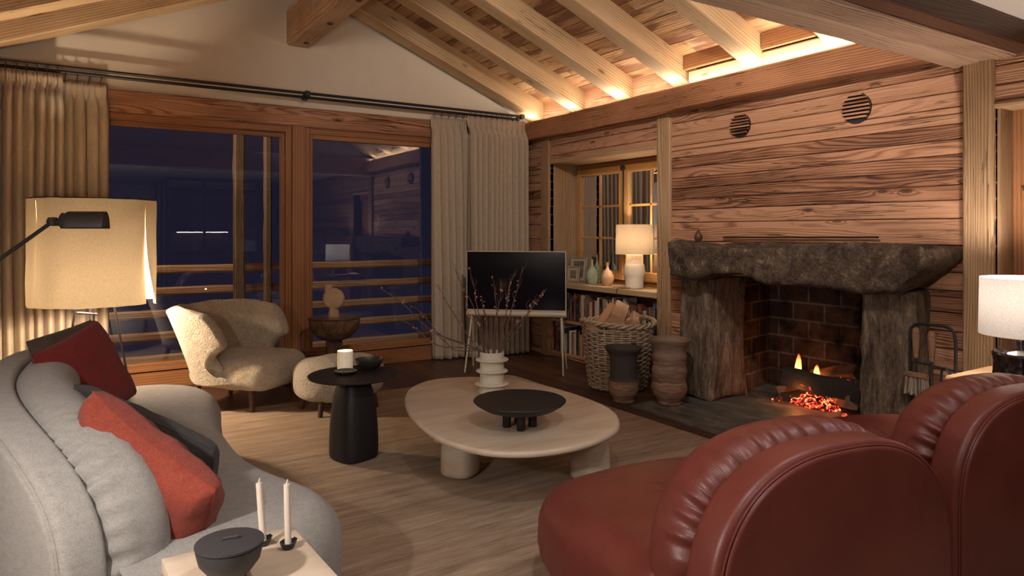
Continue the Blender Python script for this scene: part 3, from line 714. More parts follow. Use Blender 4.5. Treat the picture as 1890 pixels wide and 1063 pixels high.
b1 = tag(empty('hearth_brush', (4.155, 2.128, .014)), 'hearth brush with wooden handle and pale bristles on the tool stand', 'brush')
hdl(0, .60, .775).build('handle', M['handle'], b1)
mb = MB(); mb.tube([(0, 0, .49), (0, 0, .62)], .006, 8); mb.build('shaft', M['iron'], b1)
mb = MB(); mb.box(-.02, .02, -.07, .06, .485, .515, axis=1, ch=.006); mb.build('brush_head', M['handle'], b1)
mb = MB()
for i in range(90):
    y = R.uniform(-.065, .055); x = R.uniform(-.016, .016); mb.tube([(x, y, .487), (x * 1.4 + R.uniform(-.004, .004), y * 1.15 + R.uniform(-.004, .004), .375 + R.uniform(0, .02))], .0028, 4)
mb.build('bristles', M['bristle'], b1)
b2 = tag(empty('ash_shovel', (4.155, 2.04, .014)), 'fire tool with wooden handle hanging in the middle of the tool stand', 'fire tool')
hdl(0, .59, .765).build('handle', M['handle'], b2)
mb = MB(); mb.tube([(0, 0, .07), (0, 0, .6)], .008, 8); mb.build('shaft', M['iron'], b2)
mb = MB(); mb.box(-.012, .012, -.05, .05, .03, .16, axis=2, ch=.006); mb.build('blade', M['iron'], b2)
b3 = tag(empty('fire_tongs', (4.155, 1.965, .014)), 'black iron fire tongs hanging at the right of the tool stand', 'tongs')
for sgn in (-1, 1):
    mb = MB(); mb.tube([(0, 0, .565), (0, .022 * sgn, .545), (0, .026 * sgn, .46), (0, .018 * sgn, .40), (0, .02 * sgn, .2), (0, .006 * sgn, .06)], .007, 8); mb.build('arm', M['iron'], b3)
mb = MB(); mb.lathe([(0, 0), (.05, 0), (.06, .03), (.06, .09), (.045, .11), (0, .12)], (0, 0, 0), 18, sq=3)
o = mb.build('kindling_block', M['handle']); o.location = (4.20, 2.10, .026); tag(o, 'small wooden block standing behind the fireside tools', 'block')
# ------------------------------------------------------------------ soft materials
M['leather'] = None
def leather():
    m, nt, b = newmat('cognac_leather'); q = N(nt); tc = q.n('ShaderNodeTexCoord').outputs['Object']
    q.link(q.ramp(q.noise(tc, 3, 4, .6), [(.3, (.105, .021, .015)), (.7, (.145, .032, .023))]), b.inputs['Base Color'])
    b.inputs['Roughness'].default_value = .42; b.inputs['Specular IOR Level'].default_value = .45
    vo = q.n('ShaderNodeTexVoronoi'); vo.inputs['Scale'].default_value = 260; q.link(tc, vo.inputs['Vector'])
    nr = q.bump(vo.outputs[0], .12, .002); nr = q.bump(q.noise(tc, 9, 3, .5), .18, .02, nr); q.link(nr, b.inputs['Normal']); return m
M['leather'] = leather()
M['linen'] = fabric('grey_beige_boucle', (.20, .187, .168), (.36, .34, .31), 240, .7, .004, .2, stretch=(1, 1, 2.4))
M['sheep'] = fabric('cream_sheepskin', (.33, .265, .18), (.56, .475, .35), 70, 1.0, .022, .4, big=26)
M['red'] = fabric('rust_linen', (.17, .030, .019), (.30, .066, .042), 300, .6, .003, .1, big=12)
M['darkred'] = fabric('oxblood_linen', (.115, .014, .012), (.175, .026, .022), 320, .5, .003, .1)
M['char_f'] = fabric('charcoal_linen', (.022, .020, .020), (.062, .056, .054), 280, .7, .003, .1)
M['brown_f'] = fabric('brown_fabric', (.05, .035, .025), (.10, .07, .05), 200, .6, .003, .1)
M['rug'] = None
def rugm():
    m, nt, b = newmat('woven_rug'); q = N(nt); tc = q.n('ShaderNodeTexCoord').outputs['Object']
    rw = q.noise(q.map(tc, (6, 150, 1)), 1, 3, .65); lo = q.noise(q.map(tc, (1.2, 14, 1)), 1, 3, .6); cr = q.noise(tc, 380, 2, .6)
    f = q.math('ADD', q.math('ADD', q.math('MULTIPLY', rw, .5), q.math('MULTIPLY', lo, .35)), q.math('MULTIPLY', cr, .15))
    q.link(q.ramp(f, [(.36, (.21, .145, .10)), (.5, (.37, .27, .19)), (.64, (.53, .41, .31))]), b.inputs['Base Color'])
    b.inputs['Roughness'].default_value = 1; b.inputs['Specular IOR Level'].default_value = .05
    q.link(q.bump(q.math('ADD', rw, q.math('MULTIPLY', cr, .6)), .9, .006), b.inputs['Normal']); return m
M['rug'] = rugm()
mb = MB(); mb.slab(sell(2.0, 2.72, 96, 40, (1.47, 2.77)), .0005, .012, .006, caps=3, seg=2, r0=.001)
tag(mb.build('rug', M['rug']), 'large sandy beige woven rug on the dark wooden floor', 'rug')
RZ = .0125
# ------------------------------------------------------------------ sculptural sofa and lounge chairs (one builder)
def arch(w, h, p=2.3, n=150, z0=.03, rot=0):
    """closed outline of the back seen from behind: flat foot, arched top; lower part stays straight"""
    o = []
    zc = z0 + .30
    hw = w / 2
    m = int(n * .8)
    for i in range(m + 1):
        t = math.pi * i / m; x, y = math.cos(t), math.sin(t)
        o.append((hw * math.copysign(abs(x) ** (2 / p), x), zc + (h - zc) * abs(y) ** (2 / p)))
    k = int(n * .06)
    for i in range(1, k): o.append((-hw, zc + (z0 - zc) * i / k))
    q = n - len(o) - k
    for i in range(q): o.append((-hw + w * i / max(1, q), z0))
    for i in range(k): o.append((hw, z0 + (zc - z0) * i / k))
    return o
def resamp(out, n):
    P = [Vector(p).to_2d() for p in out]; L = [0]
    for i in range(len(P)): L.append(L[-1] + (P[(i + 1) % len(P)] - P[i]).length)
    o = []; k = 0
    for i in range(n):
        t = L[-1] * i / n
        while L[k + 1] < t: k += 1
        f = (t - L[k]) / max(1e-9, L[k + 1] - L[k]); o.append(P[k].lerp(P[(k + 1) % len(P)], f))
    return o
def lounge(name, w, h, depth, mat, bend=None, seat_out=None, seat_z=.43, hp=2.3, ruche=1.2, rz=.30, gather=None, dimple=None):
    root = empty(name)
    def bm(s, n, z):                                   # s along the back, n forward, z up
        if bend is None: return Vector((s, n, z))
        a = s / bend; return Vector(((bend - n) * math.sin(a), bend - (bend - n) * math.cos(a), z))
    fb = lambda off: (lambda v: bm(v.x, off - v.z, v.y))
    # hard back shell: gusset band plus inset flat panel
    out = resamp(arch(w, h, hp), 220)
    mb = MB(); mb.slab(out, 0, .115, .022, lambda v: bm(v.x, .115 - v.z, v.y), seg=5, caps=8); mb.build('back_shell', mat, root, sharp=60)
    ins = resamp([(p[0] * (1 - .025 / (w / 2)), .035 + (p[1] - .03) * (1 - .022 / h)) for p in out], 220)
    mb = MB(); mb.slab(ins, 0, .03, .012, lambda v: bm(v.x, -.012 + .0 + v.z * .9, v.y), seg=4, caps=10, r0=.012, dome0=.012); mb.build('back_panel', mat, root, sharp=60)
    mb = MB(); mb.tube([bm(p[0], -.002, p[1]) for p in resamp([(q[0] * (1 - .019 / (w / 2)), .032 + (q[1] - .03) * (1 - .017 / h)) for q in out], 240)], .0038, 6, closed=True); mb.build('piping', mat, root)
    # gathered inner roll
    z_roll = [(p[0] * (1 - .005 / (w / 2)), .10 + (p[1] - .03) * (h + .012 - .10) / (h - .03)) for p in out]
    NP = 560 if w < 2 else 700
    rl = resamp(z_roll, NP); T = .235
    def rcb(v, per, zf, nm):
        up = max(0, min(1, (v.y - .18) / .2))
        g = gather(v.x, v.y) if gather else 1
        seam = max(0, 1 - abs(zf - 1.0) * 1.9) ** 1.2    # zf=1 is the side next to the shell
        fr = math.sin(per * 88 + 3.0 * noise.noise((per * 5, zf * 1.2, 1.7))) + .8 * noise.noise((per * 38, zf * 2.2, 4))
        a = .012 * ruche * g * up * (.05 + seam) * fr * (.9 + 1.1 * noise.noise((per * 3.2, 0, 9)))
        a += .006 * up * noise.noise((per * 3, zf * 2, 2))
        return Vector((v.x - nm.x * a, v.y - nm.y * a, v.z + .0 * seam))
    mb = MB(); mb.slab(rl, 0, T, .095, lambda v: bm(v.x, .10 + T - v.z, v.y), seg=13, caps=12, r0=.115, dome0=.03, cb=rcb, side=3); mb.build('back_cushion', mat, root, sharp=80)
    # seat and plinth
    so = resamp(seat_out, 200)
    def scb(v, per, zf, nm):
        dz = 0
        if dimple:
            for (dx, dy, dr, dd) in dimple:
                d = math.hypot(v.x - dx, v.y - dy); ang = math.atan2(v.y - dy, v.x - dx)
                dz -= dd * math.exp(-(d / dr) ** 2) * (1 + .25 * math.sin(ang * 7)) * zf
        k = .006 * noise.noise((v.x * 2.2, v.y * 2.2, v.z * 2)) + (.004 * math.sin(per * 70 + 2 * noise.noise((per * 4, 0, 0))) * max(0, 1 - abs(zf - .35) * 3) * ruche * max(0, noise.noise((per * 2.0, 1, 5)) * 2))
        return Vector((v.x - nm.x * k, v.y - nm.y * k, v.z + dz + k * zf))
    mb = MB(); mb.slab(so, .085, seat_z, .135, lambda v: bm(v.x, v.y, v.z), seg=12, caps=16, dome=.028, r0=.11, cb=scb, side=2); mb.build('seat', mat, root, sharp=80)
    po = [((p.x - 0) * .93, .10 + (p.y - .10) * .90) for p in so]
    mb = MB(); mb.slab(po, RZ + .001, .20, .01, lambda v: bm(v.x, v.y, v.z), seg=2, caps=2); mb.build('plinth', mat, root)
    return root
seatL = spline([(-.47, .16), (-.52, .45), (-.53, .78), (-.44, .99), (-.20, 1.07), (.20, 1.07), (.44, .99), (.53, .78), (.52, .45), (.47, .16)], 8)
ch = lounge('lounge_chair', .97, .755, 1.0, M['leather'], seat_out=seatL, hp=2.55, seat_z=.405, dimple=[(-.02, .62, .10, .03)])
ch.location = (1.83, 1.13, 0); ch.rotation_euler = (0, 0, -math.radians(7))
tag(ch, 'cognac leather lounge chair seen from behind, the nearer one', 'lounge chair', 'leather lounge chairs')
c2 = copy_tree(ch); c2.location = (3.09, 1.12, 0); c2.rotation_euler = (0, 0, -math.radians(10))
tag(c2, 'cognac leather lounge chair at the right edge before the lamp', 'lounge chair', 'leather lounge chairs')
# grey curved sofa
seatS = spline([(1.30, .10), (1.56, .22), (1.70, .5), (1.62, .78), (1.32, .93), (.8, .93), (0, .945), (-.75, .93), (-1.2, .88), (-1.5, .74), (-1.6, .5), (-1.5, .25), (-1.2, .12)], 10)
sf = lounge('curved_sofa', 2.80, .775, 1.0, M['linen'], bend=3.3, seat_out=seatS, seat_z=.42, hp=3.4, ruche=1.8,
            gather=lambda x, z: max(0, min(1, (x - .55) * 3)), dimple=[(.75, .6, .16, .012), (-.3, .5, .3, .006)])
SOF_X, SOF_Y = -.315, 3.47
sf.location = (SOF_X, SOF_Y, 0); sf.rotation_euler = (0, 0, -math.pi / 2)
tag(sf, 'long curved light grey sofa with gathered backrest', 'sofa')
# ------------------------------------------------------------------ pillows
def pillow(name, w, h, t, mat, loc, nrm, up, label, wr=.006, seed=0, pw=.33, seam=True):
    nrm = Vector(nrm).normalized(); up = Vector(up); up = (up - nrm * up.dot(nrm)).normalized(); rt = up.cross(nrm)
    n = 44; root = None; mbv = MB()
    def sh(side):
        def fn(u, v):
            a, b = u * 2 - 1, v * 2 - 1
            px = 1 - .045 * (1 - abs(b) ** 2) ; py = 1 - .045 * (1 - abs(a) ** 2)
            k = max(0, (1 - abs(a) ** 3.2)) ** pw * max(0, (1 - abs(b) ** 3.2)) ** pw
            rr = 1 - .02 * (abs(a * b)) ** 6
            z = side * t / 2 * k + wr * noise.noise((a * 3 + seed, b * 3, side)) * k * 2 + wr * .8 * noise.noise((a * 9 + seed, b * 4, side + 5)) * k
            p = Vector((a * w / 2 * px * rr, b * h / 2 * py * rr, z + .03 * math.sin(a * 2 + seed) * b * .4))
            return (p.x, p.y, p.z)
        return fn
    mbv.grid(sh(1), n, n); mbv.grid(sh(-1), n, n, flip=True)
    o = mbv.build(name, mat, sharp=100)
    mt = Matrix((rt, up, nrm)).transposed().to_4x4(); mt.translation = Vector(loc); o.matrix_world = mt
    if seam:
        e = []
        for i in range(n): e.append(sh(1)(i / n, 0))
        for i in range(n): e.append(sh(1)(1, i / n))
        for i in range(n, 0, -1): e.append(sh(1)(i / n, 1))
        for i in range(n, 0, -1): e.append(sh(1)(0, i / n))
        ms = MB(); ms.tube(e, .0022, 5, closed=True); ms.build('seam', mat, o)
    return tag(o, label, 'pillow', 'pillows on the grey sofa')
pillow('pillow', .38, .42, .14, M['darkred'], (.055, 3.74, .685), (.66, -.68, .33), (-.52, .12, .85), 'dark red square pillow leaning on the far end of the sofa', seed=1)
pillow('pillow', .36, .40, .12, M['brown_f'], (.02, 3.96, .695), (.55, -.75, .4), (-.38, .2, .9), 'dark brown pillow peeking out behind the dark red pillow', seed=2)
pillow('pillow', .66, .48, .20, M['char_f'], (.215, 2.91, .47), (.80, .55, .28), (-.034, -.42, .922), 'charcoal pillow behind the rust red pillow', seed=3)
pillow('pillow', .58, .46, .23, M['red'], (.195, 2.54, .51), (.84, .45, .25), (.027, -.514, .834), 'rust red pillow in front on the sofa seat', wr=.013, seed=4)
# ------------------------------------------------------------------ sheepskin wing chair and pouf
wc = tag(empty('wing_chair', (1.10, 5.72, 0), -math.radians(48) - math.pi / 2 + math.pi / 2), 'cream sheepskin wing chair with stubby walnut legs by the window', 'armchair')
# local frame: +x is forward
so = resamp(spline([(-.26, -.25), (0, -.31), (.26, -.33), (.43, -.26), (.47, 0), (.43, .26), (.26, .33), (0, .31), (-.26, .25), (-.33, 0)], 8), 110)
mb = MB(); mb.slab(so, .17, .41, .115, None, seg=9, caps=10, dome=.03, r0=.09, cb=lambda v, p, zf, nm: v + Vector((noise.noise(v * 12), noise.noise(v * 12 + Vector((9, 0, 0))), noise.noise(v * 12 + Vector((0, 9, 0))))) * .007)
mb.build('seat', M['sheep'], wc, sharp=100)
def wing(u, v):
    a = (u * 2 - 1); s = abs(a)
    th = a * math.radians(118 - 16 * math.sin(v * math.pi) + 4 * v)
    top = .755 - .05 * s ** 3 + .03 * math.sin(s * 3.1) - (.20 * max(0, (s - .80) / .20) ** 2)
    bot = .20 + .02 * s
    z = bot + (top - bot) * v
    flare = .00 + .13 * v ** 1.3
    rx = .31 + flare * .8; ry = .335 + flare * .75
    x = -math.cos(th) * rx + .05 - .14 * v * (1 - s * .3) + .09 * max(0, s - .55) * math.sin(v * math.pi) * -1.0
    y = math.sin(th) * ry
    p = Vector((x, y, z)); n = noise.noise(p * 11) * .008
    return (p.x * (1 + n), p.y * (1 + n), p.z + n)
mb = MB(); mb.grid(wing, 60, 26); bk = mb.build('backrest', M['sheep'], wc, sharp=180)
sm = bk.modifiers.new('s', 'SOLIDIFY'); sm.thickness = .105; sm.offset = 0; sb = bk.modifiers.new('b', 'SUBSURF'); sb.levels = sb.render_levels = 2
for (y, z) in ((-.13, .60), (.02, .61), (.17, .60), (-.06, .48), (.10, .48)):
    th = math.asin(max(-1, min(1, y / .42))); mb = MB(); mb.lathe([(0, -.006), (.012, -.003), (.014, .002), (.008, .007), (0, .008)], (0, 0, 0), 10)
    o = mb.build('button', M['sheep'], bk); o.rotation_euler = (0, math.pi / 2, 0); o.location = (-.285 - .10 * (z - .3) + .06 * abs(th), y, z)
def leg(mbp, x, y, dx, dy, h, r0=.019, r1=.027, z0=RZ): mbp.tube([(x + dx, y + dy, z0), (x, y, h)], [r0, r1], 14)
for (x, y, dx, dy) in ((.27, -.22, .02, -.02), (.27, .22, .02, .02), (-.20, -.20, -.07, -.03), (-.20, .20, -.07, .03)):
    mb = MB(); leg(mb, x, y, dx, dy, .22, z0=RZ if x > 0 else .001); mb.build('leg', M['walnut'], wc)
pf = tag(empty('pouf', (1.70, 5.12, 0), math.radians(8)), 'cream sheepskin pouf with walnut legs behind the black table', 'pouf')
mb = MB(); mb.slab(resamp(sell(.335, .27, 90, 2.5), 90), .105, .40, .125, None, seg=9, caps=9, dome=.022, r0=.11, cb=lambda v, p, zf, nm: v + Vector((noise.noise(v * 12), noise.noise(v * 12 + Vector((9, 0, 0))), noise.noise(v * 12 + Vector((0, 9, 0))))) * .007)
mb.build('cushion', M['sheep'], pf, sharp=100)
for sx, sy in ((-1, -1), (1, -1), (1, 1), (-1, 1)):
    mb = MB(); leg(mb, .20 * sx, .14 * sy, .03 * sx, .02 * sy, .17, .017, .024); mb.build('leg', M['walnut'], pf)
# ------------------------------------------------------------------ tables
M['black'] = plain('matt_black', (.014, .011, .012), .55, spec=.35, bump=.04, bscale=120)
M['trav'] = travertine('travertine', (.42, .33, .245), (.60, .50, .385))
M['travtop'] = travertine('travertine_top', (.47, .365, .265), (.60, .49, .37), (1.2, 5, 4), .42, 2.2)
TZ = .35
tb = tag(empty('coffee_table', (2.3, 3.35, 0)), 'low rounded travertine coffee table on thick stone legs', 'coffee table')
op = [(747, 738), (757, 768), (800, 806), (860, 829), (930, 839), (1010, 836), (1080, 823), (1128, 804), (1144, 786), (1132, 761), (1085, 738), (1010, 715), (940, 702), (870, 698), (800, 703), (760, 717)]
out = resamp(spline([G(x, y, TZ - .012).to_2d() - Vector((2.3, 3.35)) for x, y in op], 10), 200)
mb = MB(); mb.slab(out, TZ - .032, TZ, .014, None, seg=5, caps=8, r0=.016); mb.build('tabletop', M['travtop'], tb, sharp=60)
def stoneleg(x, y, rot, k=1):
    mb = MB(); mb.lathe([(0, RZ), (.080, RZ), (.094, RZ + .012), (.098, .04), (.098, .10), (.094, .18), (.087, .26), (.082, TZ - .031), (0, TZ - .031)], (x - 2.3, y - 3.35, 0), 40, sx=k, sq=3.0, rot=rot); mb.build('leg', M['trav'], tb)
stoneleg(1.80, 3.36, .5); stoneleg(2.36, 2.92, .2, .95); stoneleg(2.02, 3.93, 1.1, .9); stoneleg(2.52, 3.60, .8, .85)
bt = tag(empty('side_table', (1.40, 3.95, 0)), 'round matt black pedestal side table in the middle of the room', 'side table')
mb = MB(); mb.lathe([(0, .482), (.10, .482), (.235, .488), (.262, .496), (.266, .503), (.262, .508), (0, .508)], (0, 0, 0), 72); mb.build('tabletop', M['black'], bt)
mb = MB(); mb.lathe([(0, RZ), (.108, RZ), (.121, RZ + .012), (.125, .05), (.125, .12), (.121, .22), (.111, .33), (.098, .41), (.084, .455), (.074, .472), (.072, .484)], (0, 0, 0), 56, sq=3.4, rot=math.radians(18)); mb.build('pedestal', M['black'], bt)
# small travertine table in the foreground
SZ = .50
st = tag(empty('travertine_side_table', (.37, 1.83, 0)), 'square pale travertine side table in the foreground', 'side table')
c0 = [G(540, 970, SZ), G(298, 1031, SZ), G(626, 1064, SZ)]
u = c0[1] - c0[0]; v_ = c0[2] - c0[0]; c0.append(c0[0] + u + v_); c0[3] = c0[1] + (c0[2] - c0[0])
mb = MB(); sq = [Vector((p.x - .37, p.y - 1.83)) for p in (c0[0], c0[1], c0[3], c0[2])]; o_ = []
for i in range(4):
    for k in range(12): o_.append(sq[i].lerp(sq[(i + 1) % 4], k / 12))
cc = sum(sq, Vector((0, 0))) / 4
mb.slab(o_, SZ - .04, SZ, .004, None, seg=2, caps=3); mb.build('tabletop', M['travtop'], st, sharp=30)
mb = MB(); mb.slab([cc + (p - cc) * .72 for p in o_], RZ, SZ - .041, .004, None, seg=2, caps=2); mb.build('base', M['trav'], st, sharp=30)
# stone mushroom table by the window, with its sculpture
M['rough'] = stone('rough_brown_stone', [(.04, .02, .012), (.16, .085, .045), (.30, .18, .10)], 9, 1.0, bsc=40, dist=.02)
M['brownmarble'] = stone('polished_brown_marble', [(.05, .028, .02), (.09, .05, .035), (.17, .11, .08)], 4, .0, rough=.18, stretch=(1, 1, .3))
mp = PY(617, 583, 6.22)
mt_ = tag(empty('stone_pedestal_table', (mp.x, 6.22, 0)), 'round brown stone table with rough underside on a polished column', 'pedestal table')
mb = MB(); mb.lathe([(0, .555), (.21, .555), (.232, .56), (.235, .566), (.230, .57), (0, .57)], (0, 0, 0), 48); mb.build('tabletop', M['rug'] and M['brownmarble'], mt_)
mb = MB()
prof = [(.085, .36)] + [(.085 + .147 * math.sin(k / 8 * math.pi / 2) ** .8, .36 + .195 * (1 - math.cos(k / 8 * math.pi / 2)) ** .75) for k in range(1, 9)]
mb.lathe([(0, .36)] + prof, (0, 0, 0), 72, mod=lambda a, z: 1 + .05 * noise.noise((math.cos(a) * 6, math.sin(a) * 6, z * 30)) * (z < .553)); mb.build('bowl', M['rough'], mt_, sharp=180)
mb = MB(); mb.lathe([(0, .0), (.075, .0), (.075, .362), (0, .362)], (0, 0, 0), 40); mb.build('column', M['brownmarble'], mt_)
M['clay_s'] = stone('sandy_ceramic', [(.30, .19, .11), (.38, .25, .15), (.45, .31, .19)], 12, .5, bsc=120, dist=.004)
sc_ = tag(empty('sculptural_vase', (mp.x - .005, 6.22, .5705)), 'sandy round disc vase with offset neck on the stone table', 'vase')
mb = MB(); nd = 48
mb.slab([(.10 * math.cos(2 * math.pi * i / nd), .165 + .10 * math.sin(2 * math.pi * i / nd)) for i in range(nd)], -.032, .032, .03, lambda v: Vector((v.x * CT + v.z * ST, -v.x * ST + v.z * CT, v.y)), seg=6, caps=5); mb.build('disc', M['clay_s'], sc_, sharp=80)
mb = MB(); mb.lathe([(0, 0), (.052, 0), (.050, .03), (.042, .075), (.04, .09)], (.0, .0, 0), 28, sy=.7); mb.build('foot', M['clay_s'], sc_)
mb = MB(); mb.lathe([(.0, .20), (.038, .20), (.038, .298), (.030, .298), (.030, .25), (0, .25)], (-.045 * CT, .045 * ST, 0), 28, sy=.8); mb.build('neck', M['clay_s'], sc_)
# ------------------------------------------------------------------ things on the tables
pb = G(942, 797, TZ)
fb_ = tag(empty('footed_bowl', (1.93, 2.96, TZ + .0005), .3), 'wide shallow matt black bowl on four stubby feet, on the coffee table', 'bowl')
mb = MB(); rr = .24
mb.lathe([(0, .070), (.07, .070), (.13, .080), (.185, .098), (.225, .122), (.238, .135), (.236, .139), (.222, .131), (.17, .112), (.10, .098), (0, .094)], (0, 0, 0), 72); mb.build('dish', M['black'], fb_)
for sx, sy in ((-1, -1), (1, -1), (1, 1), (-1, 1)):
    mb = MB(); mb.lathe([(0, 0), (.020, 0), (.022, .003), (.022, .073), (0, .073)], (.047 * sx, .047 * sy, 0), 24); mb.build('foot', M['black'], fb_)
M['cream'] = plain('cream_plaster', (.56, .50, .40), .8, bump=.15, bscale=60, var=.08)
vp = G(908, 724, TZ)
va = tag(empty('ribbed_vase', (vp.x, vp.y, TZ + .0005)), 'cream ceramic vase with flat protruding rings on the coffee table', 'vase')
vp_ = [(0, 0), (.080, 0), (.084, .01)]
for zc, R_ in ((.055, .106), (.135, .100), (.205, .104)):
    vp_ += [(.074, zc - .012), (R_ - .006, zc - .007), (R_, zc), (R_ - .006, zc + .006), (.075, zc + .010)]
vp_ += [(.074, .252), (.069, .254), (.066, .248), (.064, .05), (0, .04)]
mb = MB(); mb.lathe(vp_, (0, 0, 0), 56); mb.build('body', M['cream'], va, sharp=60)
M['twig'] = plain('branch_bark', (.10, .055, .04), .7, var=.4, vscale=20); M['bloss'] = plain('pink_blossom', (.50, .22, .19), .7, var=.3, vscale=60)
br = tag(empty('blossom_branches', (vp.x, vp.y, TZ)), 'bare branches with tiny pink blossoms standing in the ribbed vase', 'branches')
RB = random.Random(3)
tips = [(700, 531, -.1), (727, 585, -.05), (742, 553, .1), (840, 497, .15), (866, 492, -.1), (889, 545, .05), (909, 508, .12), (950, 500, .1), (965, 490, -.1), (1010, 532, .1), (985, 552, -.12), (806, 523, .05), (858, 560, -.1), (925, 520, .15), (948, 505, 0), (780, 608, -.15)]
base = Vector((vp.x, vp.y, TZ + .07)); FW = Vector((ST, CT, 0))
def blossom(mbx, p, s):
    for k in range(4):
        c = p + Vector((RB.uniform(-1, 1), RB.uniform(-1, 1), RB.uniform(-1, 1))) * s; r = s * .75
        mbx.lathe([(0, -r), (r * .8, -r * .5), (r, 0), (r * .7, r * .7), (0, r)], c, 6)
for ti, (px, py, dd) in enumerate(tips):
    tip = PD(px, py, 4.32 + dd) ; off = Vector((RB.uniform(-.035, .035), RB.uniform(-.035, .035), 0)); mb = MB()
    mouth = Vector((vp.x, vp.y, TZ + .25)) + Vector((max(-.05, min(.05, (tip.x - vp.x) * .25)), max(-.05, min(.05, (tip.y - vp.y) * .25)), 0)) + off * .3
    low = abs(px - 908) > 90
    midp = mouth.lerp(tip, .45) + Vector((0, 0, (-.055 if low else .02))) + Vector((RB.uniform(-.03, .03), RB.uniform(-.03, .03), 0))
    ctl = spline([base + off, mouth, midp, mouth.lerp(tip, .78) + Vector((RB.uniform(-.02, .02), 0, -.01)), tip], 5, closed=False)
    n_ = len(ctl); mb.tube([c + Vector((RB.uniform(-1, 1), RB.uniform(-1, 1), RB.uniform(-1, 1))) * .0022 for c in ctl], [.0036 * (1 - i / n_) + .0013 for i in range(n_)], 6)
    for k in range(4):
        i = RB.randrange(n_ // 2, n_ - 2); d = (ctl[i + 1] - ctl[i]).normalized(); sd = Vector((RB.uniform(-1, 1), RB.uniform(-1, 1), RB.uniform(.0, 1))).normalized()
        l = RB.uniform(.03, .09); mb.tube([ctl[i], ctl[i] + (d + sd * .8).normalized() * l * .6, ctl[i] + (d * 1.3 + sd * .5).normalized() * l], [.0018, .0014, .001], 5)
    bo = mb.build('branch', M['twig'], br); bo.location = (-vp.x, -vp.y, -TZ)
    mb = MB()
    for k in range(9 if ti in (7, 9, 10, 12) else 5): i = RB.randrange(n_ // 2, n_ - 1); blossom(mb, ctl[i] + Vector((RB.uniform(-1, 1), RB.uniform(-1, 1), RB.uniform(-1, 1))) * .01, RB.uniform(.003, .0065))
    mb.build('blossoms', M['bloss'], bo)
# things on the black side table
M['candleglass'] = plain('white_candle_glass', (.75, .68, .56), .45, emit=(1, .70, .40), es=.05)
M['wax'] = plain('candle_wax', (.80, .70, .54), .5)
p = G(640, 684, .508); cj = tag(empty('candle_jar', (p.x, p.y + .03, .5095)), 'lit candle in a white glass on the black side table', 'candle')
mb = MB(); mb.lathe([(0, 0), (.044, 0), (.047, .004), (.047, .116), (.0445, .116), (.0435, .07), (0, .07)], (0, 0, 0), 40); mb.build('glass', M['candleglass'], cj)
mb = MB(); mb.lathe([(0, .0705), (.043, .0705), (.043, .08), (0, .078)], (0, 0, 0), 32); mb.build('wax', M['wax'], cj)
mb = MB(); mb.lathe([(0, .08), (.004, .086), (.005, .093), (.002, .104), (0, .108)], (0, 0, 0), 10); M['cflame'] = plain('candle_flame', (1, .6, .2), emit=(1, .55, .2), es=14); mb.build('flame', M['cflame'], cj)
light('candle_light', 'POINT', (p.x, p.y + .03, .63), .10, (1, .55, .25), .012)
M['pewter'] = plain('dark_pewter', (.06, .055, .05), .35, .6, bump=.15, bscale=70)
p = G(639, 689, .508); mb = MB(); mb.lathe([(0, .0), (.035, 0), (.060, .006), (.068, .016), (.0665, .018), (.058, .011), (0, .006)], (0, 0, 0), 36)
o = mb.build('small_dish', M['pewter']); o.location = (p.x - .005, p.y - .005, .5095); tag(o, 'small flat dark dish before the candle on the black side table', 'dish')
p = G(680, 682, .508); mb = MB(); mb.lathe([(0, 0), (.040, 0), (.045, .006), (.070, .022), (.084, .045), (.088, .062), (.0855, .063), (.078, .042), (.05, .018), (0, .010)], (0, 0, 0), 40)
o = mb.build('round_bowl', M['pewter']); o.location = (p.x + .01, p.y + .01, .5095); tag(o, 'dark round bowl right of the candle on the black side table', 'bowl')
# foreground: lidded bowl and two candlesticks
p = Vector((.318, 1.775, SZ + .0005)); lb = tag(empty('lidded_bowl', p, -.15), 'dark grey lidded bowl on the foreground travertine table', 'bowl')
M['slate'] = plain('slate_grey_ceramic', (.035, .032, .034), .55, spec=.4)
mb = MB(); mb.lathe([(0, 0), (.038, 0), (.040, .006), (.036, .016), (.052, .032), (.070, .056), (.077, .085), (.0775, .092), (.072, .092), (.07, .08), (0, .03)], (0, 0, 0), 56); mb.build('bowl', M['slate'], lb)
mb = MB(); mb.lathe([(0, .0925), (.076, .0925), (.0795, .096), (.079, .100), (.06, .1035), (0, .105)], (0, 0, 0), 56); ld = mb.build('lid', M['slate'], lb)
mb = MB(); mb.box(-.016, .018, -.0055, .0055, .103, .113, axis=0, ch=.002); mb.build('knob', M['slate'], ld)
M['candle'] = plain('ivory_candle', (.62, .53, .42), .6, bump=.1, bscale=80)
for i, (px, py, ht, l, tx) in enumerate(((486, 1006, .168, 'ivory taper candle in a small black holder, the left one', -.012), (532, 1012, .172, 'ivory taper candle in a small black holder, the right one', -.004))):
    p = G(px, py, SZ); cs = tag(empty('candlestick', (p.x, p.y, SZ + .0005)), l, 'candlestick', 'candlesticks on the travertine table')
    mb = MB(); mb.lathe([(0, 0), (.013, 0), (.017, .006), (.022, .018), (.0205, .019), (.015, .010), (0, .008)], (0, 0, 0), 28); mb.tube([(.022 * math.cos(a_), .022 * math.sin(a_), .019) for a_ in (0, .3, .6)], .003, 6); mb.build('holder', M['slate'], cs)
    mb = MB(); dx, dy = tx * CT, -tx * ST; mb.tube([(0, 0, .008), (dx * .5, dy * .5, ht * .5), (dx, dy, ht)], [.0085, .0088, .0082], 14); cd = mb.build('candle', M['candle'], cs)
    mb = MB(); mb.tube([(dx, dy, ht), (dx + .001, dy, ht + .007), (dx + .003, dy, ht + .013)], [.0022, .002, .0012], 6); mb.build('wick', M['candle'], cd)
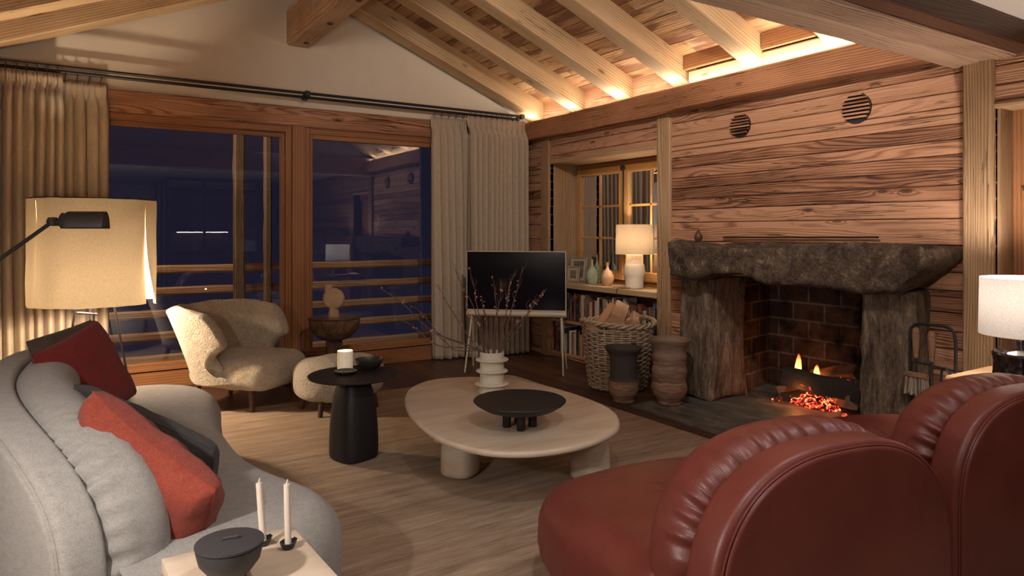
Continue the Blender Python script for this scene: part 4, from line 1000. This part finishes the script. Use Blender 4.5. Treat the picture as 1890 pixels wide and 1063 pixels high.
# ------------------------------------------------------------------ curtains on black rods
M['curt'] = fabric('oatmeal_linen_curtain', (.30, .235, .165), (.44, .36, .27), 420, .35, .002, .1, stretch=(1, 1, .35))
RODS = []
for (y, z, lb) in ((6.455, 2.645, 'long black curtain rod, the front one, running below the gable'), (6.535, 2.622, 'long black curtain rod, the rear one, behind the front rod')):
    rd = tag(empty('curtain_rod', (0, 0, 0)), lb, 'curtain rod', 'curtain rods'); mb = MB()
    mb.tube([(-.88, y, z), (4.27, y, z)], .014, 10); mb.build('rod', M['iron'], rd)
    for x in (1.84, -.8, 4.24):
        mb = MB(); mb.tube([(x, y, z), (x, YW - .004, z)], .008, 6); mb.box(x - .02, x + .02, y - .02, y + .02, z - .03, z + .022, axis=0); mb.build('bracket', M['iron'], rd)
def curtain(x0, x1, y, ztop, npl, label, seed, slack=.06, hem=.012, flare=(0, 0)):
    root = tag(empty('curtain', (0, 0, 0)), label, 'curtain', 'linen curtains')
    w = x1 - x0; mb = MB(); nu, nv = npl * 14, 54
    def fn(u, v):
        z = hem + (ztop - hem) * v; hd = max(0, min(1, (z - (ztop - .16)) / .04)); low = 1 - v
        wob = noise.noise((u * 3.2 + seed, v * .8, 2)) * .55 * (1 - hd)
        ph = 2 * math.pi * (u * npl) + 2.0 * wob * npl / 4
        big = math.sin(ph) + .35 * math.sin(ph * 2 + 1.2 * noise.noise((u * 5, seed, 1)))
        pin = math.sin(ph * 3) * .45 + math.sin(ph) * .5
        amp = slack * (.72 + .5 * low + .5 * noise.noise((u * 4, v * 1.5, seed)))
        if hd > 0: amp *= (1 - .68 * hd)
        yy = y + amp * (big * (1 - hd) + pin * hd)
        waist = 1 - .035 * math.exp(-((z - (ztop - .17)) / .05) ** 2)
        xx = x0 + w * (.5 + (u - .5) * waist) + .018 * math.cos(ph) * (1 - hd) + (flare[0] * (1 - u) + flare[1] * u) * low ** 1.5
        if z < .1: yy += noise.noise((u * 9, seed, 3)) * .02
        return (xx, min(yy, YW - .05), z + (.012 * abs(math.sin(ph * 1.0)) - .006) * hd)
    mb.grid(fn, nu, nv); o = mb.build('panel', M['curt'], root, sharp=180); o.modifiers.new('s', 'SOLIDIFY').thickness = .003
    zr_ = ztop
    for k in range(npl):
        xk = x0 + w * (k + .5) / npl; m2 = MB(); zc = zr_ + .030
        m2.tube([(xk + .004 * math.sin(a), y + .022 * math.cos(a), zc + .022 * math.sin(a)) for a in [2 * math.pi * i / 14 for i in range(14)]], .0028, 5, closed=True)
        m2.tube([(xk, y, zc - .022), (xk, y, zr_ - .02)], .002, 5); m2.build('ring', M['iron'], root)
curtain(-.60, -.075, 6.435, 2.585, 8, 'outer left linen curtain at the left edge, on the front rod', 1)
curtain(-.10, .225, 6.535, 2.560, 4, 'inner left linen curtain behind the big lampshade, on the rear rod', 5, slack=.04)
curtain(3.15, 3.58, 6.535, 2.560, 5, 'inner right linen curtain beside the window glass, left of the television', 9, slack=.05, flare=(.02, .05))
curtain(3.53, 4.27, 6.43, 2.585, 11, 'outer right linen curtain in the corner behind the television', 13)
# ------------------------------------------------------------------ big draped lamp
def shade_mat(name, c, tr=.5, sc=300):
    m, nt, b = newmat(name); q = N(nt); nt.nodes.remove(b); tc = q.n('ShaderNodeTexCoord').outputs['Object']
    n1 = q.noise(q.map(tc, (1, 1, .25)), sc, 2, .6); n2 = q.noise(q.map(tc, (.25, .25, 1)), sc, 2, .6); f = q.math('MULTIPLY', q.math('ADD', n1, n2), .5)
    col = q.ramp(f, [(.35, tuple(x * .78 for x in c)), (.62, c)])
    d = q.n('ShaderNodeBsdfDiffuse'); t = q.n('ShaderNodeBsdfTranslucent'); q.link(col, d.inputs[0]); q.link(col, t.inputs[0])
    mx = q.n('ShaderNodeMixShader'); mx.inputs[0].default_value = tr; q.link(d.outputs[0], mx.inputs[1]); q.link(t.outputs[0], mx.inputs[2]); q.link(mx.outputs[0], nt.nodes['Material Output'].inputs[0]); return m
M['shade_big'] = shade_mat('ochre_linen_shade', (.50, .40, .26), .065)
M['shade_niche'] = shade_mat('parchment_shade', (.60, .46, .30), .10)
M['shade_white'] = shade_mat('white_linen_shade', (.70, .67, .62), .055)
M['bulb'] = plain('frosted_bulb', (1, .9, .7), emit=(1, .74, .42), es=3)
LP = PD(173, 560, 4.75); LX, LY = LP.x, LP.y
fl = tag(empty('floor_lamp', (LX, LY, 0)), 'floor lamp with a huge draped ochre linen shade by the left curtains', 'floor lamp')
Z0, Z1, RL = .865, 1.570, .385
mb = MB(); FA = math.atan2(-LY, -LX)                      # direction of the camera side
a1, a2 = FA - .98, FA + .92                               # the two vertical openings
def drape(s0, s1, fl0, fl1):
    def fn(u, v):
        a = s0 + (s1 - s0) * u; z = Z0 + (Z1 - Z0) * v; e0 = math.exp(-u * (s1 - s0) / .10); e1 = math.exp(-(1 - u) * (s1 - s0) / .10)
        r = RL + (e0 * fl0 + e1 * fl1) * (1 - v) ** 2 + .004 * noise.noise((a * 3, z * 5, 0)) - .012 * math.sin(v * math.pi) * (e0 + e1)
        zz = z - .010 * (1 - v) * (noise.noise((a * 3, 1, 1)) + .6)
        return (r * math.cos(a), r * math.sin(a), zz)
    return fn
mb.grid(drape(a1, a2, .012, .0), 60, 24); mb.grid(drape(a2 + .0, a1 + 2 * math.pi, .075, .0), 90, 24)
sh_ = mb.build('lamp_shade', M['shade_big'], fl, sharp=180)
mb = MB(); mb.tube([(RL * math.cos(t) * .995, RL * math.sin(t) * .995, Z1) for t in [2 * math.pi * i / 60 for i in range(60)]], .004, 6, closed=True)
for t in (0, 2.1, 4.2): mb.tube([(0, 0, Z1 - .02), (RL * math.cos(t), RL * math.sin(t), Z1)], .003, 6)
mb.build('shade_frame', M['iron'], fl)
for ang in (FA + 1.25, FA - .95, FA + 3.3):
    mb = MB(); mb.tube([(.05 * math.cos(ang), .05 * math.sin(ang), 1.30), (.27 * math.cos(ang), .27 * math.sin(ang), .003)], .007, 8); mb.build('leg', M['iron'], fl)
mb = MB(); mb.tube([(0, 0, .62), (0, 0, 1.56)], .008, 8); mb.tube([(-.1, -.02, .80), (.02, 0, .78)], .008, 8); mb.build('stem', M['iron'], fl)
mb = MB(); mb.lathe([(0, -.035), (.02, -.03), (.032, 0), (.02, .03), (0, .038)], (0, 0, .955), 20); mb.build('bulb', M['bulb'], fl)
light('floor_lamp_light', 'POINT', (LX, LY, 0.99), 46, WARM, .06)
# ------------------------------------------------------------------ black reading lamp
M['dk'] = plain('dark_bronze_paint', (.028, .02, .017), .45, .3)
hd = PD(150, 408, 2.72); rl = tag(empty('reading_lamp', (-.62, 2.86, 0)), 'black adjustable reading lamp arching in from the left edge', 'floor lamp')
O_ = Vector((-.62, 2.86, 0)); jt = PD(97, 409, 2.70); top = Vector((-.62, 2.86, .905))
mb = MB(); mb.lathe([(0, 0), (.075, 0), (.075, .012), (.01, .02), (0, .02)], (0, 0, 0), 32); mb.build('base', M['dk'], rl)
mb = MB(); mb.tube([(0, 0, .015), top - O_], .006, 10); mb.build('pole', M['dk'], rl)
mb = MB(); mb.tube([top - O_, jt - O_], .0075, 10); mb.build('arm', M['dk'], rl)
mb = MB(); mb.lathe([(0, -.018), (.016, -.016), (.022, 0), (.016, .016), (0, .018)], jt - O_, 16); mb.tube([jt - O_, PD(112, 411, 2.71) - O_], .014, 10); mb.build('joint', M['dk'], rl)
p0, p1 = PD(108, 408, 2.71), PD(196, 408, 2.74); ax = (p1 - p0).normalized(); sdv = ax.cross(Vector((0, 0, 1))).normalized(); mb = MB(); Lh = (p1 - p0).length
def hood(u, v):
    a = math.pi * v; k = min(1, (u * Lh / .035)) ** .5 * .6 + .4 if u * Lh < .035 else 1
    rr = .036 * k; c = p0 + ax * (Lh * u) + Vector((0, 0, -.030 if u * Lh > .02 else -.02))
    return c + sdv * (math.cos(a) * rr * 1.05) + Vector((0, 0, math.sin(a) * rr * 1.9)) - O_
mb.grid(hood, 24, 20); b0 = [hood(0, k / 20) for k in range(21)]; mb.add(b0, [list(range(21))]); b1_ = [hood(1, k / 20) for k in range(21)]; mb.add(b1_, [list(range(20, -1, -1))])
o = mb.build('lamp_head', M['dk'], rl); o.modifiers.new('s', 'SOLIDIFY').thickness = .003
# ------------------------------------------------------------------ television on slim legs
M['beige'] = plain('beige_metal', (.42, .36, .27), .5, .1); M['screen'] = plain('tv_glass', (.006, .005, .008), .12, spec=.12)
tl, tr_ = PD(861, 575, 6.72), PD(1045, 575, 6.55); w3 = (tr_ - tl); w3.z = 0; TW = w3.length; tu = w3.normalized(); tc_ = (tl + tr_) / 2; ang = math.atan2(tu.y, tu.x)
tv = tag(empty('television', (tc_.x, tc_.y, 0), ang), 'flat television with beige frame on four slim legs in the corner', 'television')
hw = TW / 2
mb = MB(); mb.box(-hw, hw, 0, .035, .585, 1.165, axis=0); mb.build('casing', M['beige'], tv)
mb = MB(); mb.box(-hw + .008, hw - .008, -.003, .0, .60, 1.157, axis=0, ch=.001); mb.build('screen', M['screen'], tv)
mb = MB(); mb.tube([(-hw, .02, .56), (hw, .02, .56)], .032, 16); mb.build('speaker_bar', M['beige'], tv)
for s in (-1, 1):
    for (y0, y1) in ((.03, -.13), (.04, .22)):
        mb = MB(); mb.tube([(s * (hw - .05), y0, .56), (s * (hw - .015), y1, .003)], [.012, .009], 12); mb.build('leg', M['beige'], tv)
# ------------------------------------------------------------------ bookcase under the niche window
bc = struct(empty('trim_bookcase'))
def bpart(nm, args, mat='wall', **k): mb = MB(); mb.box(*args, **k); return mb.build(nm, M[mat], bc)
bpart('top_board', (4.355, 4.79, 4.482, 6.13, .757, .81), 'rafter', axis=1)
bpart('middle_board', (4.385, 4.70, 4.482, 6.10, .385, .41), axis=1); bpart('bottom_board', (4.385, 4.70, 4.482, 6.10, .035, .06), axis=1)
bpart('back_board', (4.70, 4.72, 4.44, 6.14, 0, .80), 'walnut', axis=1)
bpart('side_board', (4.42, 4.72, 6.10, 6.13, 0, .757), axis=2); bpart('side_board', (4.42, 4.72, 4.44, 4.48, 0, .757), axis=2)
PAL = [('oxblood', (.13, .02, .015)), ('cream', (.50, .42, .30)), ('charcoal', (.03, .028, .03)), ('dark green', (.025, .05, .035)), ('brown', (.14, .07, .035)), ('grey', (.18, .17, .16)),
       ('navy', (.02, .03, .07)), ('tan', (.32, .22, .13)), ('white', (.58, .52, .43)), ('brick red', (.22, .045, .03)), ('slate blue', (.07, .09, .11)), ('black', (.012, .011, .012))]
WTS = [3, 4, 5, 1, 5, 4, 1, 4, 3, 3, 1, 5]
def spine(name, c):
    m, nt, b = newmat('book_' + name.replace(' ', '_')); q = N(nt); uv = q.n('ShaderNodeUVMap').outputs[0]; lum = sum(c) / 3
    tx = (.5, .44, .33) if lum < .12 else (.05, .04, .035)
    n1 = q.noise(q.map(uv, (230, 140, 1)), 1, 1, .4); sep = q.n('ShaderNodeSeparateXYZ'); q.link(uv, sep.inputs[0])
    band = q.ramp(q.noise(q.map(uv, (9, .001, 1)), 1, 0), [(.50, 0.0), (.52, 1.0)])
    row = q.ramp(q.math('ABSOLUTE', q.math('SUBTRACT', sep.outputs[1], .5)), [(.18, 1.0), (.2, 0.0)])
    f = q.math('MULTIPLY', q.math('MULTIPLY', q.ramp(n1, [(.5, 0.0), (.54, 1.0)]), band), row)
    q.link(q.mix(q.math('MULTIPLY', f, .75), c, tx), b.inputs['Base Color']); b.inputs['Roughness'].default_value = .6; return m
BM = [spine(n, c) for n, c in PAL]; M['pages'] = plain('paper', (.55, .48, .36), .9)
def book(y0, th, h, dp, ci, zb, xo, lean=0):
    r = empty('book', (4.415 + xo, y0 + th / 2, zb)); mb = MB(); t = .0022
    # one case (cover and spine) wrapped round the block of pages; spine faces the room (-x)
    def bx(x0, x1, ya, yb, za, zb_, uvs=False):
        V = [(x0, ya, za), (x1, ya, za), (x1, yb, za), (x0, yb, za), (x0, ya, zb_), (x1, ya, zb_), (x1, yb, zb_), (x0, yb, zb_)]
        Fs = [[0, 3, 2, 1], [4, 5, 6, 7], [0, 1, 5, 4], [1, 2, 6, 5], [2, 3, 7, 6], [3, 0, 4, 7]]; so_ = R.uniform(0, 40)
        U = [[(0, 9)] * 4] * 5 + [[(so_, 1), (so_, 0), (so_ + zb_ - za, 0), (so_ + zb_ - za, 1)]] if uvs else None
        mb.add(V, Fs, U or [[(0, 9)] * 4] * 6)
    bx(0, t, -th / 2, th / 2, 0, h, True); bx(t, dp, -th / 2, -th / 2 + t, 0, h); bx(t, dp, th / 2 - t, th / 2, 0, h)
    mb.build('cover', BM[ci], r, smooth=False)
    mb = MB(); bx(t, dp - .004, -th / 2 + t, th / 2 - t, .003, h - .003); mb.build('pages', M['pages'], r, smooth=False)
    r.rotation_euler = (lean, 0, 0); return r
used_lab = set()
def shelf_books(ya, yb, zb, hmax, shelf, side):
    y = yb; prev = []; lst = []
    while y > ya + .03:
        th = R.uniform(.020, .042); ci = R.choices(range(12), WTS)[0]
        while prev and ci == prev[-1]: ci = R.choices(range(12), WTS)[0]
        h = R.uniform(.20, hmax - .02); y -= th; 
        if y < ya: break
        lst.append((y, th - .001, h, R.uniform(.14, .19), ci)); prev.append(ci)
    for i, (y_, th, h, dp, ci) in enumerate(lst):
        o = book(y_, th, h, dp, ci, zb + .0005, R.uniform(0, .02))
        sz = ('tall' if h > .26 else 'short' if h < .228 else '') ; wd = 'thick' if th > .033 else 'thin' if th < .026 else ''
        nb = PAL[lst[i - 1][4]][0] if i else 'shelf end'; na = PAL[lst[i + 1][4]][0] if i + 1 < len(lst) else 'shelf end'
        l = ' '.join(x for x in (wd, sz, PAL[ci][0], 'book between', nb, 'and', na, 'on the', shelf) if x)
        if l in used_lab and i > 1: l = ' '.join(x for x in (wd, sz, PAL[ci][0], 'book right of', PAL[lst[i - 2][4]][0], 'then', nb, 'on the', shelf) if x)
        if l in used_lab: l = ' '.join(x for x in (wd, sz, PAL[ci][0], 'book left of', na, 'nearer the fireplace, on the', shelf) if x)
        used_lab.add(l); tag(o, l, 'book', 'books on the ' + shelf)
shelf_books(4.49, 6.09, .41, .325, 'upper shelf', 0); shelf_books(4.49, 6.09, .06, .30, 'lower shelf', 0)
# frames, bottles and lamp on the ledge
M['silver'] = plain('aged_silver', (.42, .36, .28), .4, .7, bump=.3, bscale=90); M['mat'] = plain('frame_mount', (.34, .29, .22), .8)
M['photo'] = stone('old_photograph', [(.03, .025, .02), (.12, .10, .08), (.30, .26, .20)], 14, 0); M['landscape'] = stone('old_landscape_print', [(.06, .04, .025), (.17, .12, .07), (.26, .20, .13)], 9, 0, stretch=(1, 1, 3))
def pframe(y, x, w, h, rz, mt, label):
    r = tag(empty('picture_frame', (x, y, .8105), rz), label, 'picture frame', 'picture frames on the ledge'); r.rotation_euler = (0, math.radians(9), rz)
    mb = MB(); t = .018; mb.box(-.008, .010, -w / 2, -w / 2 + t, 0, h, axis=2); mb.box(-.008, .010, w / 2 - t, w / 2, 0, h, axis=2); mb.box(-.008, .010, -w / 2 + t, w / 2 - t, 0, t, axis=1); mb.box(-.008, .010, -w / 2 + t, w / 2 - t, h - t, h, axis=1); mb.build('moulding', M['silver'], r)
    mb = MB(); mb.box(0, .008, -w / 2 + t, w / 2 - t, t, h - t, axis=1, ch=.0005); mb.build('mount', M['mat'], r)
    mb = MB(); mb.box(-.0015, .0, -w / 2 + t + .022, w / 2 - t - .022, t + .025, h - t - .025, axis=1, ch=.0003); mb.build('photograph', M[mt], r)
p = PX(1066, 520, 4.60); pframe(p.y, 4.60, .20, .27, .45, 'photo', 'larger silver picture frame on the ledge, standing behind the small one')
p = PX(1057, 521, 4.50); pframe(p.y, 4.50, .15, .175, .45, 'landscape', 'smaller silver picture frame on the ledge with a brown landscape picture')
M['green'] = stone('celadon_glaze', [(.20, .25, .15), (.31, .36, .24), (.40, .43, .30)], 14, .4, rough=.35, bsc=60, dist=.005)
M['dgreen'] = stone('olive_glaze', [(.10, .12, .06), (.17, .19, .11), (.23, .24, .15)], 10, .3, rough=.35, bsc=60, dist=.004)
M['peach'] = stone('peach_glaze', [(.36, .20, .11), (.47, .29, .17), (.55, .37, .24)], 14, .4, rough=.4, bsc=60, dist=.005)
def bottle(px, X, h, r, mt, label):
    p = PX(px, 522, X); mb = MB()
    mb.lathe([(0, 0), (r * .62, 0), (r * .8, h * .05), (r, h * .28), (r * .98, h * .42), (r * .72, h * .58), (r * .3, h * .70), (r * .2, h * .78), (r * .18, h * .95), (r * .22, h), (r * .14, h), (r * .12, h * .8), (0, h * .78)], (0, 0, 0), 36)
    o = mb.build('ceramic_bottle', M[mt]); o.location = (X, p.y, .8105); tag(o, label, 'bottle', 'ceramic bottles on the ledge')
bottle(1093, 4.52, .255, .064, 'green', 'pale green narrow necked bottle on the ledge'); bottle(1102, 4.64, .30, .055, 'dgreen', 'taller olive green bottle behind the pale green one'); bottle(1121, 4.52, .235, .066, 'peach', 'peach coloured narrow necked bottle on the ledge')
p = PX(1171, 530, 4.57); nl = tag(empty('table_lamp', (4.57, p.y, .8105)), 'white ceramic lamp with parchment shade on the window ledge', 'table lamp')
M['wceramic'] = plain('white_rough_ceramic', (.72, .67, .56), .6, bump=.5, bscale=50)
mb = MB(); mb.lathe([(0, 0), (.088, 0), (.090, .008), (.088, .07), (.090, .10), (.098, .115), (.101, .15), (.098, .20), (.092, .225), (.085, .235), (.082, .32), (.02, .33), (0, .33)], (0, 0, 0), 44, mod=lambda a, z: 1 + .012 * math.sin(z * 160 + a)); mb.build('lamp_base', M['wceramic'], nl)
mb = MB(); mb.lathe([(.182, .325), (.176, .61)], (0, 0, 0), 60); mb.v = mb.v; mb.f = [f for f in mb.f if len(f) == 4]; mb.uv = mb.uv[:len(mb.f)]; mb.t = mb.t[:len(mb.f)]; mb.mi = mb.mi[:len(mb.f)]
mb.build('lamp_shade', M['shade_niche'], nl)
mb = MB(); mb.lathe([(0, 0), (.012, 0), (.015, .05), (.030, .09), (.02, .12), (0, .125)], (0, 0, .33), 18); mb.build('bulb', M['bulb'], nl)
light('niche_lamp_light', 'POINT', (4.57, p.y, 1.27), 5.0, WARM, .03)
pts = [(4.49, p.y - .03, .815), (4.40, p.y - .02, .815), (4.345, p.y - .01, .812), (4.343, p.y, .74), (4.36, p.y, .5), (4.37, p.y + .03, .3), (4.36, p.y, .1)]
mb = MB(); mb.tube(spline(pts, 5, closed=False), .003, 6); o = mb.build('cord', M['iron'], nl); o.location = (-4.57, -p.y, -.8105)
# ------------------------------------------------------------------ basket with split logs, clay pots
M['wicker'] = plain('grey_wicker', (.34, .245, .16), .75, bump=.3, bscale=90, var=.35, vscale=30)
bk_ = tag(empty('log_basket', (3.99, 4.56, 0)), 'big round wicker basket full of split firewood beside the fireplace', 'basket')
def br_(z): return .235 + .07 * (z / .55) ** .8
mb = MB(); NS = 26
for k in range(27):
    z = .02 + k * .0195
    mb.tube([((br_(z) + .009 * math.sin(NS / 2 * a + (k % 2) * math.pi)) * math.cos(a), (br_(z) + .009 * math.sin(NS / 2 * a + (k % 2) * math.pi)) * math.sin(a), z + .003 * noise.noise((a, k, 0)) * 3) for a in [2 * math.pi * i / 104 for i in range(104)]], .0075, 6, closed=True)
mb.build('weave', M['wicker'], bk_)
mb = MB()
for i in range(NS):
    a = 2 * math.pi * i / NS; mb.tube([(br_(z) * math.cos(a), br_(z) * math.sin(a), z) for z in (.01, .15, .3, .45, .555)], .0065, 6)
mb.build('stakes', M['wicker'], bk_)
mb = MB()
for ph in (0, 2.1, 4.2): mb.tube([((.312 + .016 * math.cos(9 * a + ph)) * math.cos(a), (.312 + .016 * math.cos(9 * a + ph)) * math.sin(a), .572 + .014 * math.sin(9 * a + ph) + .012 * math.cos(2 * a)) for a in [2 * math.pi * i / 130 for i in range(130)]], .0105, 7, closed=True)
mb.build('braided_rim', M['wicker'], bk_)
mb = MB(); mb.lathe([(0, .01), (.225, .01), (.225, .02), (0, .02)], (0, 0, 0), 32); mb.build('bottom', M['wicker'], bk_)
B0 = Vector((3.99, 4.56, 0))
for a, b, r, sd, lb in (((-.20, .20, .50), (.12, -.16, .56), .075, 3, 'split log lying low across the basket, flat side up'), ((-.16, .05, .52), (.02, .06, .68), .07, 9, 'split log standing up at the left of the basket'),
                     ((-.17, -.16, .585), (.14, .12, .66), .085, 15, 'thick log with a pale cut end facing the room, on the basket'), ((-.05, -.24, .53), (.18, -.02, .60), .06, 21, 'short log at the right rim of the basket'), ((-.12, -.02, .25), (.14, .02, .42), .10, 25, 'log deep inside the basket')):
    tag(logmb(B0 + Vector(a), B0 + Vector(b), r, sd).build('firewood_log', M['log'], sharp=40), lb, 'log', 'split logs in the wicker basket')
def clay(name, dark):
    m, nt, b = newmat(name); q = N(nt); tc = q.n('ShaderNodeTexCoord').outputs['Object']; sep = q.n('ShaderNodeSeparateXYZ'); q.link(tc, sep.inputs[0])
    n1 = q.noise(q.map(tc, (1, 1, 5)), 9, 5, .65); zz = q.math('ADD', sep.outputs[2], q.math('MULTIPLY', q.math('SUBTRACT', n1, .5), .05))
    c = q.ramp(n1, [(.35, (.115, .055, .032)), (.5, (.21, .11, .068)), (.65, (.29, .17, .11))])
    if dark: c = q.mix(q.ramp(zz, [(.15, 0.0), (.20, 1.0)]), c, (.045, .035, .032))
    else: c = q.mix(q.ramp(zz, [(.15, 0.0), (.36, .55)]), c, (.18, .135, .10))
    q.link(c, b.inputs['Base Color']); b.inputs['Roughness'].default_value = .85; q.link(q.bump(n1, .5, .008), b.inputs['Normal']); return m
def pot(loc, prof, mt, name, label, bands):
    r = tag(empty(name, loc), label, 'pot', 'clay pots by the fireplace'); P = spline([(a, b, 0) for a, b in prof], 5, closed=False); pr = [(max(0, v.x), v.y) for v in P]
    pr = [(x + .0018 * math.sin(z * 420) * (1 if 0.03 < z else 0), z) for x, z in pr]; rimr, rimz = prof[-1]
    pr = [(0, 0)] + pr + [(rimr + .004, rimz + .006), (rimr - .008, rimz + .008), (rimr - .016, rimz - .02), (prof[-2][0] - .014, prof[-2][1]), (prof[-3][0] - .014, prof[-3][1]), (prof[3][0] - .015, .06), (0, .05)]
    mb = MB(); mb.lathe(pr, (0, 0, 0), 64); mb.build('body', mt, r, sharp=70)
    for (z, rr) in bands:
        mb = MB()
        for i in range(44):
            a = 2 * math.pi * i / 44; mb.lathe([(0, -.006), (.0055, -.003), (.0065, .001), (0, .007)], (rr * math.cos(a), rr * math.sin(a), z), 6)
        mb.tube([(rr * math.cos(a), rr * math.sin(a), z + .010) for a in [2 * math.pi * i / 60 for i in range(60)]], .004, 6, closed=True); mb.build('beaded_band', mt, r)
p = G(1147, 742); pot((p.x + .02, p.y, .001), [(.082, 0), (.088, .015), (.085, .03), (.112, .075), (.122, .12), (.118, .165), (.106, .20), (.104, .27), (.108, .34), (.118, .38), (.142, .415), (.150, .43)], clay('smoked_clay', True), 'clay_pot', 'smaller clay pot with blackened upper half, left of the taller pot', ((.178, .112),))
p = G(1232, 752); pot((p.x + .05, p.y + .03, .016), [(.086, 0), (.094, .015), (.092, .03), (.122, .075), (.137, .12), (.130, .165), (.120, .19), (.132, .235), (.134, .27), (.120, .315), (.124, .34), (.132, .37), (.124, .41), (.135, .45), (.160, .49), (.164, .50)], clay('banded_clay', False), 'clay_pot', 'taller ridged clay pot with beaded bands beside the stone post', ((.188, .121), (.318, .121)))
# ------------------------------------------------------------------ table and lamp at the right edge
rt = tag(empty('wooden_side_table', (4.0, 1.50, 0)), 'rustic wooden side table under the white lamp at the right edge', 'side table')
mb = MB(); mb.timber((4.05, 1.22, .585), (4.05, 1.79, .585), .54, .05, ch=.012, wob=.01); o = mb.build('tabletop', M['post'], rt); o.location = (-4.0, -1.5, 0)
for sx, sy in ((-1, -1), (1, -1), (1, 1), (-1, 1)):
    mb = MB(); mb.box(.05 + .2 * sx - .025, .05 + .2 * sx + .025, .22 * sy - .025, .22 * sy + .025, 0, .56, axis=2); mb.build('leg', M['post'], rt)
M['bglass'] = plain('dark_glass', (.012, .01, .012), .06, spec=.8, coat=.6)
lp = Vector((3.93, 1.475, .6115)); rl_ = tag(empty('table_lamp', lp), 'black glass table lamp with white linen drum shade at the right edge', 'table lamp')
mb = MB(); mb.lathe([(0, 0), (.150, 0), (.158, .008), (.150, .05), (.148, .10), (.156, .14), (.150, .150), (.07, .156), (.058, .16), (0, .16)], (0, 0, 0), 56); mb.build('lamp_base', M['bglass'], rl_)
mb = MB(); mb.lathe([(0, .16), (.055, .16), (.055, .27), (0, .27)], (0, 0, 0), 36); mb.build('neck', M['bglass'], rl_)
mb = MB(); mb.lathe([(.21, .235), (.205, .515)], (0, 0, 0), 72); mb.f = [f for f in mb.f if len(f) == 4]; mb.uv = mb.uv[:len(mb.f)]; mb.t = mb.t[:len(mb.f)]; mb.mi = mb.mi[:len(mb.f)]
mb.build('lamp_shade', M['shade_white'], rl_)
mb = MB(); mb.lathe([(0, .27), (.012, .27), (.015, .33), (.03, .37), (0, .405)], (0, 0, 0), 18); mb.build('bulb', M['bulb'], rl_)
light('right_lamp_light', 'POINT', (3.93, 1.475, 1.03), 12, SOFT, .05)
